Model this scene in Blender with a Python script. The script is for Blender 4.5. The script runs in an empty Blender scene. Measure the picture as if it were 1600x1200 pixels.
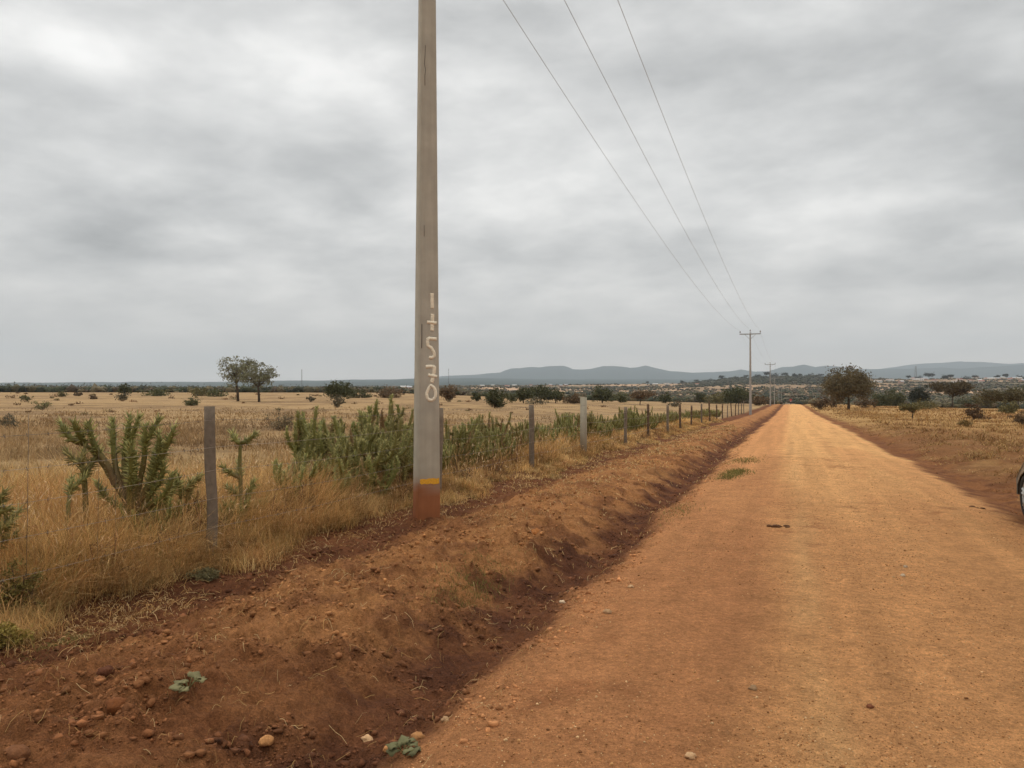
import bpy, math, random
import numpy as np
from mathutils import Vector

sc = bpy.context.scene
COL = sc.collection
R = math.radians

# ------------------------------------------------------------------ camera
YAW = R(19.92)          # camera looks left of the road direction (+Y)
CH = 1.65               # eye height
F = 1200.0              # focal length in photo pixels
HY = 614.0              # photo row of eye level
SA, CA = math.sin(YAW), math.cos(YAW)
cd = bpy.data.cameras.new('camera')
cam = bpy.data.objects.new('camera', cd)
COL.objects.link(cam)
cam.location = (0, 0, CH)
cam.rotation_euler = (R(90) + math.atan(14.0 / F), 0, YAW)
cd.sensor_width = 36.0
cd.lens = 27.0
cd.clip_start = 0.05
cd.clip_end = 60000
sc.camera = cam

# ------------------------------------------------------------------ colour management, render
sc.view_settings.view_transform = 'Standard'
sc.view_settings.look = 'None'
sc.view_settings.gamma = 1.0
sc.view_settings.exposure = 0.0
sc.view_settings.use_curve_mapping = False
sc.render.engine = 'CYCLES'
sc.cycles.use_denoising = True
sc.cycles.max_bounces = 6
sc.cycles.diffuse_bounces = 3
sc.cycles.volume_bounces = 0

# ------------------------------------------------------------------ world: overcast sky
SUN_EL, SUN_ROT = R(58), R(-70)
w = bpy.data.worlds.new("World")
sc.world = w
w.use_nodes = True
nt = w.node_tree
nt.nodes.clear()
N, L = nt.nodes, nt.links


def wm(op, a, b=None, c=None, clamp=False):
    n = N.new('ShaderNodeMath')
    n.operation = op
    n.use_clamp = clamp
    for i, v in enumerate((a, b, c)):
        if v is None:
            continue
        if isinstance(v, (int, float)):
            n.inputs[i].default_value = v
        else:
            L.new(v, n.inputs[i])
    return n.outputs[0]


tc = N.new('ShaderNodeTexCoord')
sep = N.new('ShaderNodeSeparateXYZ')
L.new(tc.outputs['Generated'], sep.inputs[0])
dx, dy, dz = sep.outputs
zc = wm('MAXIMUM', dz, 0.0)
den = wm('ADD', zc, 0.11)
comb = N.new('ShaderNodeCombineXYZ')
L.new(wm('DIVIDE', dx, den), comb.inputs[0])
L.new(wm('DIVIDE', dy, den), comb.inputs[1])
comb.inputs[2].default_value = 3.7


den2 = wm('ADD', zc, 0.30)
comb2 = N.new('ShaderNodeCombineXYZ')
L.new(wm('DIVIDE', dx, den2), comb2.inputs[0])
L.new(wm('DIVIDE', dy, den2), comb2.inputs[1])
L.new(wm('MULTIPLY', dz, 2.2), comb2.inputs[2])


def wnoise(scale, detail, rough, dist, off=(0, 0, 0), sc3=(1, 1, 1), rot=0.0, src=None):
    m = N.new('ShaderNodeMapping')
    m.inputs['Location'].default_value = off
    m.inputs['Scale'].default_value = sc3
    m.inputs['Rotation'].default_value = (0, 0, rot)
    L.new((src or comb).outputs[0], m.inputs[0])
    n = N.new('ShaderNodeTexNoise')
    n.inputs['Scale'].default_value = scale
    n.inputs['Detail'].default_value = detail
    n.inputs['Roughness'].default_value = rough
    n.inputs['Distortion'].default_value = dist
    L.new(m.outputs[0], n.inputs['Vector'])
    return n.outputs['Fac']


n1 = wnoise(1.1, 5.0, 0.45, 0.1, (4.3, 1.7, 0))
n2 = wnoise(3.6, 6.0, 0.5, 0.15, (1.3, 8.2, 2.0), src=comb2)
n4 = wnoise(8.0, 5.0, 0.55, 0.2, (7.3, 2.2, 1.0), src=comb2)
n3 = wnoise(0.45, 2.0, 0.5, 0.0, (2.0, 0.4, 5.0))
az = wm('ARCTAN2', dx, dy)              # 0 = road direction, positive to the right
el = wm('ARCSINE', dz)


def blob(px, py, wpx, hpx, amp):
    u, v = (px - 800) / F, (HY - py) / F
    a0 = math.atan(u) - YAW
    e0 = math.atan(v / math.sqrt(1 + u * u))
    ax = wm('DIVIDE', wm('SUBTRACT', az, a0), wpx / F)
    ey = wm('DIVIDE', wm('SUBTRACT', el, e0), hpx / F)
    q = wm('ADD', wm('MULTIPLY', ax, ax), wm('MULTIPLY', ey, ey))
    return wm('MULTIPLY', wm('EXPONENT', wm('MULTIPLY', q, -1.0)), amp)


val = wm('ADD', wm('MULTIPLY', wm('SUBTRACT', n1, 0.5), 0.85), wm('ADD', wm('MULTIPLY', wm('SUBTRACT', n2, 0.5), 1.05), wm('MULTIPLY', wm('SUBTRACT', n4, 0.5), 0.42)))
val = wm('ADD', val, wm('MULTIPLY', wm('SUBTRACT', n3, 0.5), 0.25))
# clearer and thicker parts of the cloud deck
wob = wm('ADD', 0.45, wm('MULTIPLY', n2, 1.1))
blobs = None
for b in ((100, 70, 120, 34, .23), (470, 85, 110, 42, .13), (590, 140, 130, 60, .20), (330, 350, 190, 26, .08),
          (860, 300, 140, 36, .08), (1300, 330, 90, 24, .11), (1400, 262, 170, 26, .07), (730, 180, 70, 60, .06),
          (110, 180, 200, 60, -.10), (470, 240, 230, 46, -.13), (1500, 140, 260, 110, -.13), (900, 405, 200, 34, -.10),
          (1290, 430, 150, 28, -.10), (960, 60, 220, 80, -.04), (60, 310, 160, 40, -.07), (350, 400, 200, 22, -.07),
          (1100, 215, 190, 46, -.06), (400, 20, 120, 30, -.05), (1560, 330, 160, 24, -.07)):
    o = blob(*b)
    blobs = o if blobs is None else wm('ADD', blobs, o)
val = wm('ADD', wm('MULTIPLY', val, 0.74), wm('MULTIPLY', blobs, wm('MULTIPLY', wob, 1.2)))
# contrast sinks into the haze towards the horizon
fade = N.new('ShaderNodeMapRange')
fade.interpolation_type = 'SMOOTHSTEP'
fade.inputs['From Min'].default_value = 0.0
fade.inputs['From Max'].default_value = 0.18
fade.inputs['To Min'].default_value = 0.25
fade.inputs['To Max'].default_value = 1.0
L.new(dz, fade.inputs['Value'])
val = wm('MULTIPLY', val, fade.outputs[0])
hor = wm('MULTIPLY', wm('EXPONENT', wm('MULTIPLY', zc, -13.0)), 0.42)
lum = wm('ADD', wm('ADD', 0.765, hor), val)
# overcast: the deck is brighter overhead than near the horizon
zen = N.new('ShaderNodeMapRange')
zen.interpolation_type = 'SMOOTHSTEP'
zen.inputs['From Min'].default_value = 0.45
zen.inputs['From Max'].default_value = 0.85
zen.inputs['To Min'].default_value = 1.0
zen.inputs['To Max'].default_value = 2.0
L.new(dz, zen.inputs['Value'])
lum = wm('MULTIPLY', lum, zen.outputs[0])
lum10 = wm('MULTIPLY', lum, 10.0)
ccol = N.new('ShaderNodeMix')
ccol.data_type = 'RGBA'
L.new(wm('ADD', 0.5, wm('MULTIPLY', val, 2.2), clamp=True), ccol.inputs['Factor'])
ccol.inputs['A'].default_value = (0.995, 1.0, 0.99, 1)
ccol.inputs['B'].default_value = (1.0, 0.992, 0.968, 1)
warm = N.new('ShaderNodeMix')
warm.data_type = 'RGBA'
warm.blend_type = 'MULTIPLY'
L.new(wm('EXPONENT', wm('MULTIPLY', zc, -13.0)), warm.inputs['Factor'])
L.new(ccol.outputs['Result'], warm.inputs['A'])
warm.inputs['B'].default_value = (1.16, 1.0, .86, 1)
vm = N.new('ShaderNodeVectorMath')
vm.operation = 'SCALE'
L.new(warm.outputs['Result'], vm.inputs[0])
L.new(lum10, vm.inputs['Scale'])
sky = N.new('ShaderNodeTexSky')
sky.sky_type = 'NISHITA'
sky.sun_disc = False
sky.sun_elevation = SUN_EL
sky.sun_rotation = SUN_ROT
mx = N.new('ShaderNodeMix')
mx.data_type = 'RGBA'
mx.inputs['Factor'].default_value = 0.97
L.new(sky.outputs[0], mx.inputs['A'])
L.new(vm.outputs[0], mx.inputs['B'])
bg = N.new('ShaderNodeBackground')
bg.inputs['Strength'].default_value = 0.1
L.new(mx.outputs['Result'], bg.inputs['Color'])
wo = N.new('ShaderNodeOutputWorld')
L.new(bg.outputs[0], wo.inputs['Surface'])

# ------------------------------------------------------------------ sun behind the cloud
sd = bpy.data.lights.new('sun', 'SUN')
sd.energy = 0.8
sd.angle = R(25)
sd.color = (1.0, 0.97, 0.93)
so = bpy.data.objects.new('sun', sd)
COL.objects.link(so)
_sv = Vector((math.sin(SUN_ROT) * math.cos(SUN_EL), math.cos(SUN_ROT) * math.cos(SUN_EL), math.sin(SUN_EL)))
so.rotation_euler = _sv.to_track_quat('Z', 'Y').to_euler()

# ------------------------------------------------------------------ helpers
rng = np.random.default_rng(7)


def lin(r, g, b, k=1.0):
    def f(c):
        c /= 255.0
        return (c / 12.92 if c <= 0.04045 else ((c + 0.055) / 1.055) ** 2.4) * k
    return np.array((f(r), f(g), f(b)))


def tag(o, label=None, cat=None, group=None, kind=None):
    if label:
        o['label'] = label
    if cat:
        o['category'] = cat
    if group:
        o['group'] = group
    if kind:
        o['kind'] = kind
    return o


def empty(name, loc, rz=0.0):
    o = bpy.data.objects.new(name, None)
    o.empty_display_size = 0.2
    COL.objects.link(o)
    o.location = loc
    o.rotation_euler = (0, 0, rz)
    return o


def copy_tree(o):
    c = o.copy()
    COL.objects.link(c)
    for ch in list(o.children):
        k = ch.copy()
        COL.objects.link(k)
        k.parent = c
        for g in list(ch.children):
            d = g.copy()
            COL.objects.link(d)
            d.parent = k
    return c


class MB:
    """collects vertices, faces and vertex colours; build() makes one mesh object"""

    def __init__(self):
        self.v, self.c, self.f, self.n = [], [], {3: [], 4: []}, 0

    def add(self, v, faces, col=None):
        v = np.asarray(v, float).reshape(-1, 3)
        faces = np.asarray(faces, np.int64)
        self.v.append(v)
        if col is None:
            col = (0.5, 0.5, 0.5)
        col = np.asarray(col, float)
        if col.ndim == 1:
            col = np.tile(col, (len(v), 1))
        self.c.append(col)
        if len(faces):
            self.f[faces.shape[1]].append(faces + self.n)
        self.n += len(v)

    def box(self, cx, cy, cz, sx, sy, sz, col=None, rz=0.0):
        p = np.array([(x, y, z) for x in (-.5, .5) for y in (-.5, .5) for z in (-.5, .5)]) * (sx, sy, sz)
        c, s = math.cos(rz), math.sin(rz)
        p = np.stack([p[:, 0] * c - p[:, 1] * s, p[:, 0] * s + p[:, 1] * c, p[:, 2]], 1) + (cx, cy, cz)
        self.add(p, [(0, 1, 3, 2), (4, 6, 7, 5), (0, 4, 5, 1), (2, 3, 7, 6), (0, 2, 6, 4), (1, 5, 7, 3)], col)

    def tube(self, pts, rad, n=6, col=None, cap=True):
        pts = np.asarray(pts, float)
        m = len(pts)
        rad = np.broadcast_to(np.asarray(rad, float), (m,))
        t = np.gradient(pts, axis=0)
        t /= np.linalg.norm(t, axis=1)[:, None] + 1e-12
        ref = np.array((0, 0, 1.0)) if abs(t[0, 2]) < 0.9 else np.array((1.0, 0, 0))
        a = np.cross(t[0], ref)
        a /= np.linalg.norm(a)
        vs = []
        ang = np.arange(n) * 2 * math.pi / n
        for i in range(m):
            a = a - t[i] * np.dot(a, t[i])
            a /= np.linalg.norm(a) + 1e-12
            b = np.cross(t[i], a)
            vs.append(pts[i] + rad[i] * (np.cos(ang)[:, None] * a + np.sin(ang)[:, None] * b))
        v = np.concatenate(vs)
        i = np.arange(m - 1)[:, None] * n
        j = np.arange(n)[None]
        k = (j + 1) % n
        q = np.stack([i + j, i + k, i + n + k, i + n + j], -1).reshape(-1, 4)
        c = None
        if col is not None:
            c = np.asarray(col, float)
            if c.ndim == 2 and len(c) == m:
                c = np.repeat(c, n, axis=0)
        self.add(v, q, c)
        if cap:
            base = self.n - len(v)
            e = pts[[0, -1]]
            cc = None if c is None else (c if c.ndim == 1 else c[[0, -1]])
            s = self.n
            self.add(e, np.zeros((0, 3), int), cc)
            jj = np.arange(n)
            kk = (jj + 1) % n
            self.f[3].append(np.stack([np.full(n, s), base + kk, base + jj], 1))
            o = base + (m - 1) * n
            self.f[3].append(np.stack([np.full(n, s + 1), o + jj, o + kk], 1))

    def lathe(self, prof, n=24, axis='x', org=(0, 0, 0), col=None):
        p = np.asarray(prof, float)
        m = len(p)
        a = np.arange(n) * 2 * math.pi / n
        u = p[:, 0][:, None] * np.ones(n)
        c, s = p[:, 1][:, None] * np.cos(a), p[:, 1][:, None] * np.sin(a)
        v = {'x': (u, c, s), 'y': (c, u, s), 'z': (c, s, u)}[axis]
        v = np.stack(v, -1).reshape(-1, 3) + np.array(org)
        i = np.arange(m - 1)[:, None] * n
        j = np.arange(n)[None]
        k = (j + 1) % n
        self.add(v, np.stack([i + j, i + k, i + n + k, i + n + j], -1).reshape(-1, 4), col)

    def build(self, name, mat, parent=None, smooth=False, mats=None, loc=None):
        return make_mesh(name, np.concatenate(self.v), [np.concatenate(self.f[k]) if self.f[k] else None for k in (3, 4)],
                         np.concatenate(self.c), mat, parent, smooth, loc)


def make_mesh(name, v, fs, col, mat, parent=None, smooth=False, loc=None):
    me = bpy.data.meshes.new(name)
    fs = [f for f in fs if f is not None and len(f)]
    nl = sum(f.size for f in fs)
    npoly = sum(len(f) for f in fs)
    me.vertices.add(len(v))
    me.vertices.foreach_set('co', np.ascontiguousarray(v, np.float32).ravel())
    me.loops.add(nl)
    me.polygons.add(npoly)
    me.loops.foreach_set('vertex_index', np.concatenate([f.ravel() for f in fs]).astype(np.int32))
    tot = np.concatenate([np.full(len(f), f.shape[1]) for f in fs])
    st = np.concatenate([[0], np.cumsum(tot)[:-1]])
    me.polygons.foreach_set('loop_start', st.astype(np.int32))
    me.polygons.foreach_set('loop_total', tot.astype(np.int32))
    if smooth:
        me.polygons.foreach_set('use_smooth', np.ones(npoly, bool))
    me.update(calc_edges=True)
    if col is not None:
        at = me.attributes.new('tint', 'FLOAT_COLOR', 'POINT')
        c4 = np.ones((len(v), 4), np.float32)
        c4[:, :3] = col
        at.data.foreach_set('color', c4.ravel())
    me.materials.append(mat)
    o = bpy.data.objects.new(name, me)
    COL.objects.link(o)
    if parent:
        o.parent = parent
    if loc is not None:
        o.location = loc
    return o


# numpy value noise
def _h(ix, iy, s):
    with np.errstate(over='ignore'):
        n = ix.astype(np.int64).astype(np.uint32) * np.uint32(374761393) + iy.astype(np.int64).astype(np.uint32) * np.uint32(668265263) + np.uint32(s * 974711 + 12345)
        n = (n ^ (n >> np.uint32(13))) * np.uint32(1274126177)
        n = n ^ (n >> np.uint32(16))
        n = n * np.uint32(2246822519)
        n = n ^ (n >> np.uint32(15))
    return n.astype(np.float64) / 4294967295.0 * 2 - 1


def vn(x, y, s=0):
    x = np.asarray(x, float)
    y = np.asarray(y, float)
    ix, iy = np.floor(x), np.floor(y)
    fx, fy = x - ix, y - iy
    fx = fx * fx * fx * (fx * (fx * 6 - 15) + 10)
    fy = fy * fy * fy * (fy * (fy * 6 - 15) + 10)
    a, b = _h(ix, iy, s), _h(ix + 1, iy, s)
    c, d = _h(ix, iy + 1, s), _h(ix + 1, iy + 1, s)
    return (a + (b - a) * fx) * (1 - fy) + (c + (d - c) * fx) * fy


def fbm(x, y, o=4, s=0, g=0.5):
    t, a, k = 0.0, 1.0, 0.0
    c, sn = math.cos(0.6), math.sin(0.6)
    for i in range(o):
        t = t + a * vn(x, y, s + i)
        k += a
        a *= g
        x, y = (x * c - y * sn) * 2.03 + 11.3, (x * sn + y * c) * 2.03 + 5.1
    return t / k * 1.4


def ss(a, b, x):
    t = np.clip((np.asarray(x, float) - a) / (b - a), 0, 1)
    return t * t * (3 - 2 * t)


def mixc(a, b, t):
    t = np.clip(t, 0, 1)[..., None]
    return a * (1 - t) + b * t


# ------------------------------------------------------------------ terrain heights
PXT = dict(
    A=([0, 600, 700, 800, 900, 1000, 1150, 1240, 1330, 1450, 1600],
       [613, 613.5, 617, 621, 625, 627, 630, 632, 635, 637, 639]),
    B=([0, 200, 400, 520, 640, 760, 900, 1000, 1060, 1110, 1150, 1200, 1260, 1300, 1400, 1500, 1600],
       [604, 605, 605, 604.5, 603, 602, 601, 600.5, 599.5, 596, 592, 589.5, 589, 590, 593, 592.5, 592]),
    C=([0, 120, 200, 340, 470, 560, 640, 740, 830, 1600], [598.5, 597.5, 597, 596, 594, 593.5, 591.5, 590, 592, 594]),
    D=([0, 560, 640, 690, 740, 782, 788, 800, 812, 830, 845, 856, 880, 887, 896, 912, 925, 942, 960, 974, 985, 996, 1009, 1022,
        1048, 1080, 1110, 1140, 1158, 1180, 1200, 1222, 1240, 1256, 1274, 1291, 1310, 1340, 1370, 1470, 1500, 1560, 1600],
       [600, 598, 592, 588, 585.5, 582, 579.5, 576, 575.2, 572.6, 573.4, 572, 571.5, 573.5, 577, 576.6, 575.6, 571.6, 571.4, 572.6,
        574.4, 573.6, 570.8, 574.6, 580.2, 582.2, 581.4, 580.6, 577.4, 580.8, 580, 573.6, 573, 569.4, 572.8, 570.6, 573, 576.6,
        577.5, 574, 576, 573, 570]),
    E=([0, 1200, 1330, 1370, 1400, 1418, 1442, 1470, 1500, 1540, 1560, 1580, 1600], [604, 590, 580, 577, 573, 570, 567, 566.5, 564.6, 565.4, 566.6, 568, 567]),
)


def T(k, px):
    a, b = PXT[k]
    return np.interp(px, a, b)


def far_z(r, px, ct):
    yA, yB, yC, yD, yE = (T(k, px) for k in 'ABCDE')
    s = np.interp(px, [430, 700], [2.3, 1.0])
    ctl = [(300 + 0 * s, yA), (400 + 0 * s, yA + 3.0), (560 + 0 * s, yA + 0.5), (560 + 440 * s, yA * .55 + yB * .45),
           (560 + 900 * s, yA * .2 + yB * .8), (560 + 1440 * s, yB), (560 + 2100 * s, yB + 5), (5900 + 0 * s, yC + 5), (8000 + 0 * s, yC),
           (9300 + 0 * s, yC + 6), (12000 + 0 * s, yD), (13300 + 0 * s, yD + 14), (16000 + 0 * s, yE), (17800 + 0 * s, yE + 25)]
    y = np.array(ctl[0][1], float) + 0 * r
    for (r0, y0), (r1, y1) in zip(ctl[:-1], ctl[1:]):
        t = np.clip(np.log(np.maximum(r, 1) / r0) / np.log(r1 / r0), 0, 1)
        y = np.where(r > r0, y0 + (y1 - y0) * t, y)
    z = CH + (HY - y) / F * r * ct
    zA = CH + (HY - yA) / F * 300 * ct
    z = np.where(r < 300, zA * (np.maximum(r, 0.1) / 300) ** 1.3, z)
    return z


LX = [-80, -6.2, -5.3, -4.85, -4.4, -3.85, -3.2, -2.7, -2.38, -2.12, -1.92, -1.72, -1.45, -0.8, 0.6, 2.3, 2.8, 3.25, 3.8, 4.5, 5.6, 9, 80]
LZ = [0, .03, -.01, -.09, -.10, .03, .07, .03, -.09, -.22, -.22, -.12, -.04, 0, .04, .01, -.04, -.13, -.08, .06, .10, .05, 0]
_lx = np.linspace(-80, 80, 16001)
_lz = np.interp(_lx, LX, LZ)
_k = np.hanning(41)
_lz = np.convolve(np.pad(_lz, 20, 'edge'), _k / _k.sum(), 'valid')
BY = [-400, -40, 0, 12, 40, 70, 100, 150, 200, 235, 270, 320]
BZ = [.3, .2, 0, 0, -.22, -.55, -.9, -1.15, -1.35, -1.6, -2.3, -4.0]


def edge_shift(Y):
    # the road edges wander a little and close in slightly with distance
    return 0.14 * vn(Y * 0.35, 0 * Y + 3.3, 21) + 0.07 * vn(Y * 1.1, 0 * Y + 1.3, 22)


def polar(X, Y):
    r = np.sqrt(X * X + Y * Y) + 1e-9
    dep = -X * SA + Y * CA
    lat = X * CA + Y * SA
    th = np.arctan2(lat, dep)
    thc = np.clip(th, -R(50), R(50))
    return r, 800 + F * np.tan(thc), np.cos(thc)


def height(X, Y, fine=True):
    X = np.asarray(X, float)
    Y = np.asarray(Y, float)
    r, px, ct = polar(X, Y)
    base = np.interp(Y, BY, BZ)
    es = edge_shift(Y)
    left = ss(0.2, -1.2, X)
    Xw = X + es * np.where(X < 0.6, left, ss(2.2, 3.0, X))
    near = base + np.interp(Xw, _lx, _lz)
    z = far_z(r, px, ct)
    wl = np.where(X < 0, ss(-6, -40, X), ss(9, 45, X))
    back = ss(-5, -60, Y)
    wl = wl * (1 - back)
    zn = near * (1 - wl) + z * wl
    zz = zn + (z - zn) * ss(225, 320, r)
    # earth heaped round the foot of the roadside pole
    zz = zz + .10 * np.exp(-((X + 4.54) ** 2 + (Y - 9.2) ** 2) / .45 ** 2)
    # field undulation
    fld = np.maximum(ss(-5.6, -9, X), ss(4, 7, X)) * ss(5, 30, r) * (1 - ss(250, 320, r))
    zz = zz + fld * 0.09 * fbm(X * .07, Y * .07, 3, 40)
    if fine:
        mound = ss(-5.4, -4.2, Xw) * ss(-2.2, -2.5, Xw)
        ditch = ss(-2.5, -2.25, Xw) * ss(-1.4, -1.8, Xw)
        road = ss(-1.7, -1.4, Xw) * ss(3.0, 2.6, Xw)
        rv = ss(2.9, 3.6, Xw) * ss(60, 20, X)
        nr = ss(90, 35, r)
        clod = fbm(X * 5.5, Y * 5.5, 4, 50, .55)
        lump = np.maximum(0, fbm(X * 2.1, Y * 2.1, 3, 60))
        fc = np.maximum(0, fbm(X * 13, Y * 13, 2, 55)) * ss(14, 8, r)
        zz = zz + nr * mound * (0.058 * clod + 0.075 * lump - 0.02 + .042 * fc)
        zz = zz + nr * ditch * (0.034 * clod + 0.03 * lump + .026 * fc)
        zz = zz - nr * road * .014 * (np.exp(-((X + .62) / .22) ** 2) + np.exp(-((X - .85) / .24) ** 2)) * (.7 + .5 * vn(Y * .6, Y * 0, 73))
        zz = zz + nr * road * (0.006 * fbm(X * 1.4, Y * .7, 3, 70) + 0.0035 * fbm(X * 9, Y * 9, 3, 71))
        zz = zz + ss(90, 40, r) * rv * (0.03 * fbm(X * 4, Y * 4, 3, 82) + 0.07 * fbm(X * 1.3, Y * 1.3, 4, 80) + .10 * np.maximum(0, fbm(X * .5, Y * .5, 3, 81)))
        zz = zz + nr * ss(-5.2, -6, X) * 0.02 * clod
        # distant relief
        fr = ss(330, 700, r)
        zz = zz + fr * r * 0.0007 * fbm(X / (60 + r * .03), Y / (60 + r * .03), 3, 90)
    return zz


def hz(X, Y):
    return float(height(np.array([X]), np.array([Y]))[0])


def dirpx(px):
    k = (px - 800) / F
    d = np.array((-SA + k * CA, CA + k * SA))
    return d                      # per unit of depth


def at_px(px, y, rmin=3.0, rmax=330.0):
    """ground point that the photo shows at (px, y); the depth comes from the terrain itself"""
    d = dirpx(px)
    t = np.exp(np.linspace(math.log(rmin), math.log(rmax), 1500))
    z = height(d[0] * t, d[1] * t, False)
    yy = HY + (CH - z) / t * F
    i = np.argmax(yy <= y) if (yy <= y).any() else int(np.argmin(yy))
    t0 = t[i]
    return d[0] * t0, d[1] * t0, hz(d[0] * t0, d[1] * t0), t0


def on_x(px, X):
    """point of the vertical plane at road offset X in direction px: returns Y and depth"""
    k = (px - 800) / F
    Y = -X * (CA + SA * k) / (SA - CA * k)
    return Y, -X * SA + Y * CA


# ------------------------------------------------------------------ materials
def mat_tint(name, rough=0.9, noise=(40.0, 0.25), bump=None, spec=0.15, trans=0.0, mult=(1, 1, 1)):
    m = bpy.data.materials.new(name)
    m.use_nodes = True
    t = m.node_tree
    n, l = t.nodes, t.links
    p = n['Principled BSDF']
    p.inputs['Roughness'].default_value = rough
    p.inputs['Specular IOR Level'].default_value = spec
    a = n.new('ShaderNodeAttribute')
    a.attribute_name = 'tint'
    g = n.new('ShaderNodeNewGeometry')
    x = n.new('ShaderNodeTexNoise')
    x.inputs['Scale'].default_value = noise[0]
    x.inputs['Detail'].default_value = 4
    l.new(g.outputs['Position'], x.inputs['Vector'])
    mr = n.new('ShaderNodeMapRange')
    mr.inputs['From Min'].default_value = 0.25
    mr.inputs['From Max'].default_value = 0.75
    mr.inputs['To Min'].default_value = 1 - noise[1]
    mr.inputs['To Max'].default_value = 1 + noise[1]
    l.new(x.outputs['Fac'], mr.inputs['Value'])
    v = n.new('ShaderNodeVectorMath')
    v.operation = 'SCALE'
    l.new(a.outputs['Color'], v.inputs[0])
    l.new(mr.outputs[0], v.inputs['Scale'])
    l.new(v.outputs[0], p.inputs['Base Color'])
    if bump:
        b = n.new('ShaderNodeBump')
        b.inputs['Strength'].default_value = bump[1]
        b.inputs['Distance'].default_value = bump[2]
        x2 = n.new('ShaderNodeTexNoise')
        x2.inputs['Scale'].default_value = bump[0]
        x2.inputs['Detail'].default_value = 5
        l.new(g.outputs['Position'], x2.inputs['Vector'])
        l.new(x2.outputs['Fac'], b.inputs['Height'])
        l.new(b.outputs[0], p.inputs['Normal'])
    if trans > 0:
        tr = n.new('ShaderNodeBsdfTranslucent')
        l.new(v.outputs[0], tr.inputs['Color'])
        ms = n.new('ShaderNodeMixShader')
        ms.inputs[0].default_value = trans
        l.new(p.outputs[0], ms.inputs[1])
        l.new(tr.outputs[0], ms.inputs[2])
        l.new(ms.outputs[0], n['Material Output'].inputs['Surface'])
    return m


def mat_ground():
    m = bpy.data.materials.new('earth')
    m.use_nodes = True
    t = m.node_tree
    n, l = t.nodes, t.links
    p = n['Principled BSDF']
    p.inputs['Roughness'].default_value = 0.95
    p.inputs['Specular IOR Level'].default_value = 0.1
    a = n.new('ShaderNodeAttribute')
    a.attribute_name = 'tint'
    g = n.new('ShaderNodeNewGeometry')
    cur = a.outputs['Color']
    for sc_, lo, hi, dt in ((3.0, .86, 1.14, 3), (20.0, .78, 1.24, 4), (62.0, .74, 1.28, 4), (150.0, .74, 1.28, 3)):
        x = n.new('ShaderNodeTexNoise')
        x.inputs['Scale'].default_value = sc_
        x.inputs['Detail'].default_value = dt
        x.inputs['Roughness'].default_value = 0.6
        l.new(g.outputs['Position'], x.inputs['Vector'])
        mr = n.new('ShaderNodeMapRange')
        mr.inputs['From Min'].default_value = 0.28
        mr.inputs['From Max'].default_value = 0.72
        mr.inputs['To Min'].default_value = lo
        mr.inputs['To Max'].default_value = hi
        l.new(x.outputs['Fac'], mr.inputs['Value'])
        v = n.new('ShaderNodeVectorMath')
        v.operation = 'SCALE'
        l.new(cur, v.inputs[0])
        l.new(mr.outputs[0], v.inputs['Scale'])
        cur = v.outputs[0]
    l.new(cur, p.inputs['Base Color'])
    prev = None
    for sc_, st, ds in ((24.0, .9, .05), (110.0, 1.0, .014)):
        b = n.new('ShaderNodeBump')
        b.inputs['Strength'].default_value = st
        b.inputs['Distance'].default_value = ds
        x = n.new('ShaderNodeTexNoise')
        x.inputs['Scale'].default_value = sc_
        x.inputs['Detail'].default_value = 5
        x.inputs['Roughness'].default_value = 0.65
        l.new(g.outputs['Position'], x.inputs['Vector'])
        l.new(x.outputs['Fac'], b.inputs['Height'])
        if prev:
            l.new(prev, b.inputs['Normal'])
        prev = b.outputs[0]
    l.new(prev, p.inputs['Normal'])
    return m


M_EARTH = mat_ground()
M_GRASS = mat_tint('dry grass', 0.8, (3.0, 0.2), trans=0.25)
M_LEAF = mat_tint('leaves', 0.7, (1.5, 0.25), trans=0.15)
M_BARK = mat_tint('bark', 0.95, (25.0, 0.3), (60.0, .5, .02))
M_CACT = mat_tint('cactus skin', 0.6, (30.0, 0.2), spec=0.3)
def vary(m, lo, hi, warm):
    # plants of one kind differ a little in tone
    n, l = m.node_tree.nodes, m.node_tree.links
    p = n['Principled BSDF']
    src = p.inputs['Base Color'].links[0].from_socket
    oi = n.new('ShaderNodeObjectInfo')
    rp = n.new('ShaderNodeValToRGB')
    rp.color_ramp.elements[0].color = (lo * warm, lo, lo * .9, 1)
    rp.color_ramp.elements[1].color = (hi, hi, hi * .85, 1)
    l.new(oi.outputs['Random'], rp.inputs[0])
    v = n.new('ShaderNodeVectorMath')
    v.operation = 'MULTIPLY'
    l.new(src, v.inputs[0])
    l.new(rp.outputs[0], v.inputs[1])
    l.new(v.outputs[0], p.inputs['Base Color'])


vary(M_CACT, .85, 1.15, 1.2)
M_WOOD = mat_tint('weathered wood', 0.9, (18.0, 0.22), (70.0, .5, .01))
M_CONC = mat_tint('concrete', 0.9, (5.0, 0.12), (160.0, .25, .004))
M_STONE = mat_tint('stone', 0.9, (50.0, 0.25), (110.0, .6, .01))
M_PAINT = mat_tint('brushed paint', 0.8, (60.0, 0.16), (200.0, .3, .002))
M_STEEL = mat_tint('galvanised steel', 0.55, (15.0, 0.12), spec=0.4)
M_WIRE = mat_tint('wire', 0.6, (9.0, 0.3), spec=0.4)
M_WALL = mat_tint('plaster and tin', 0.8, (0.3, 0.12))

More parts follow.
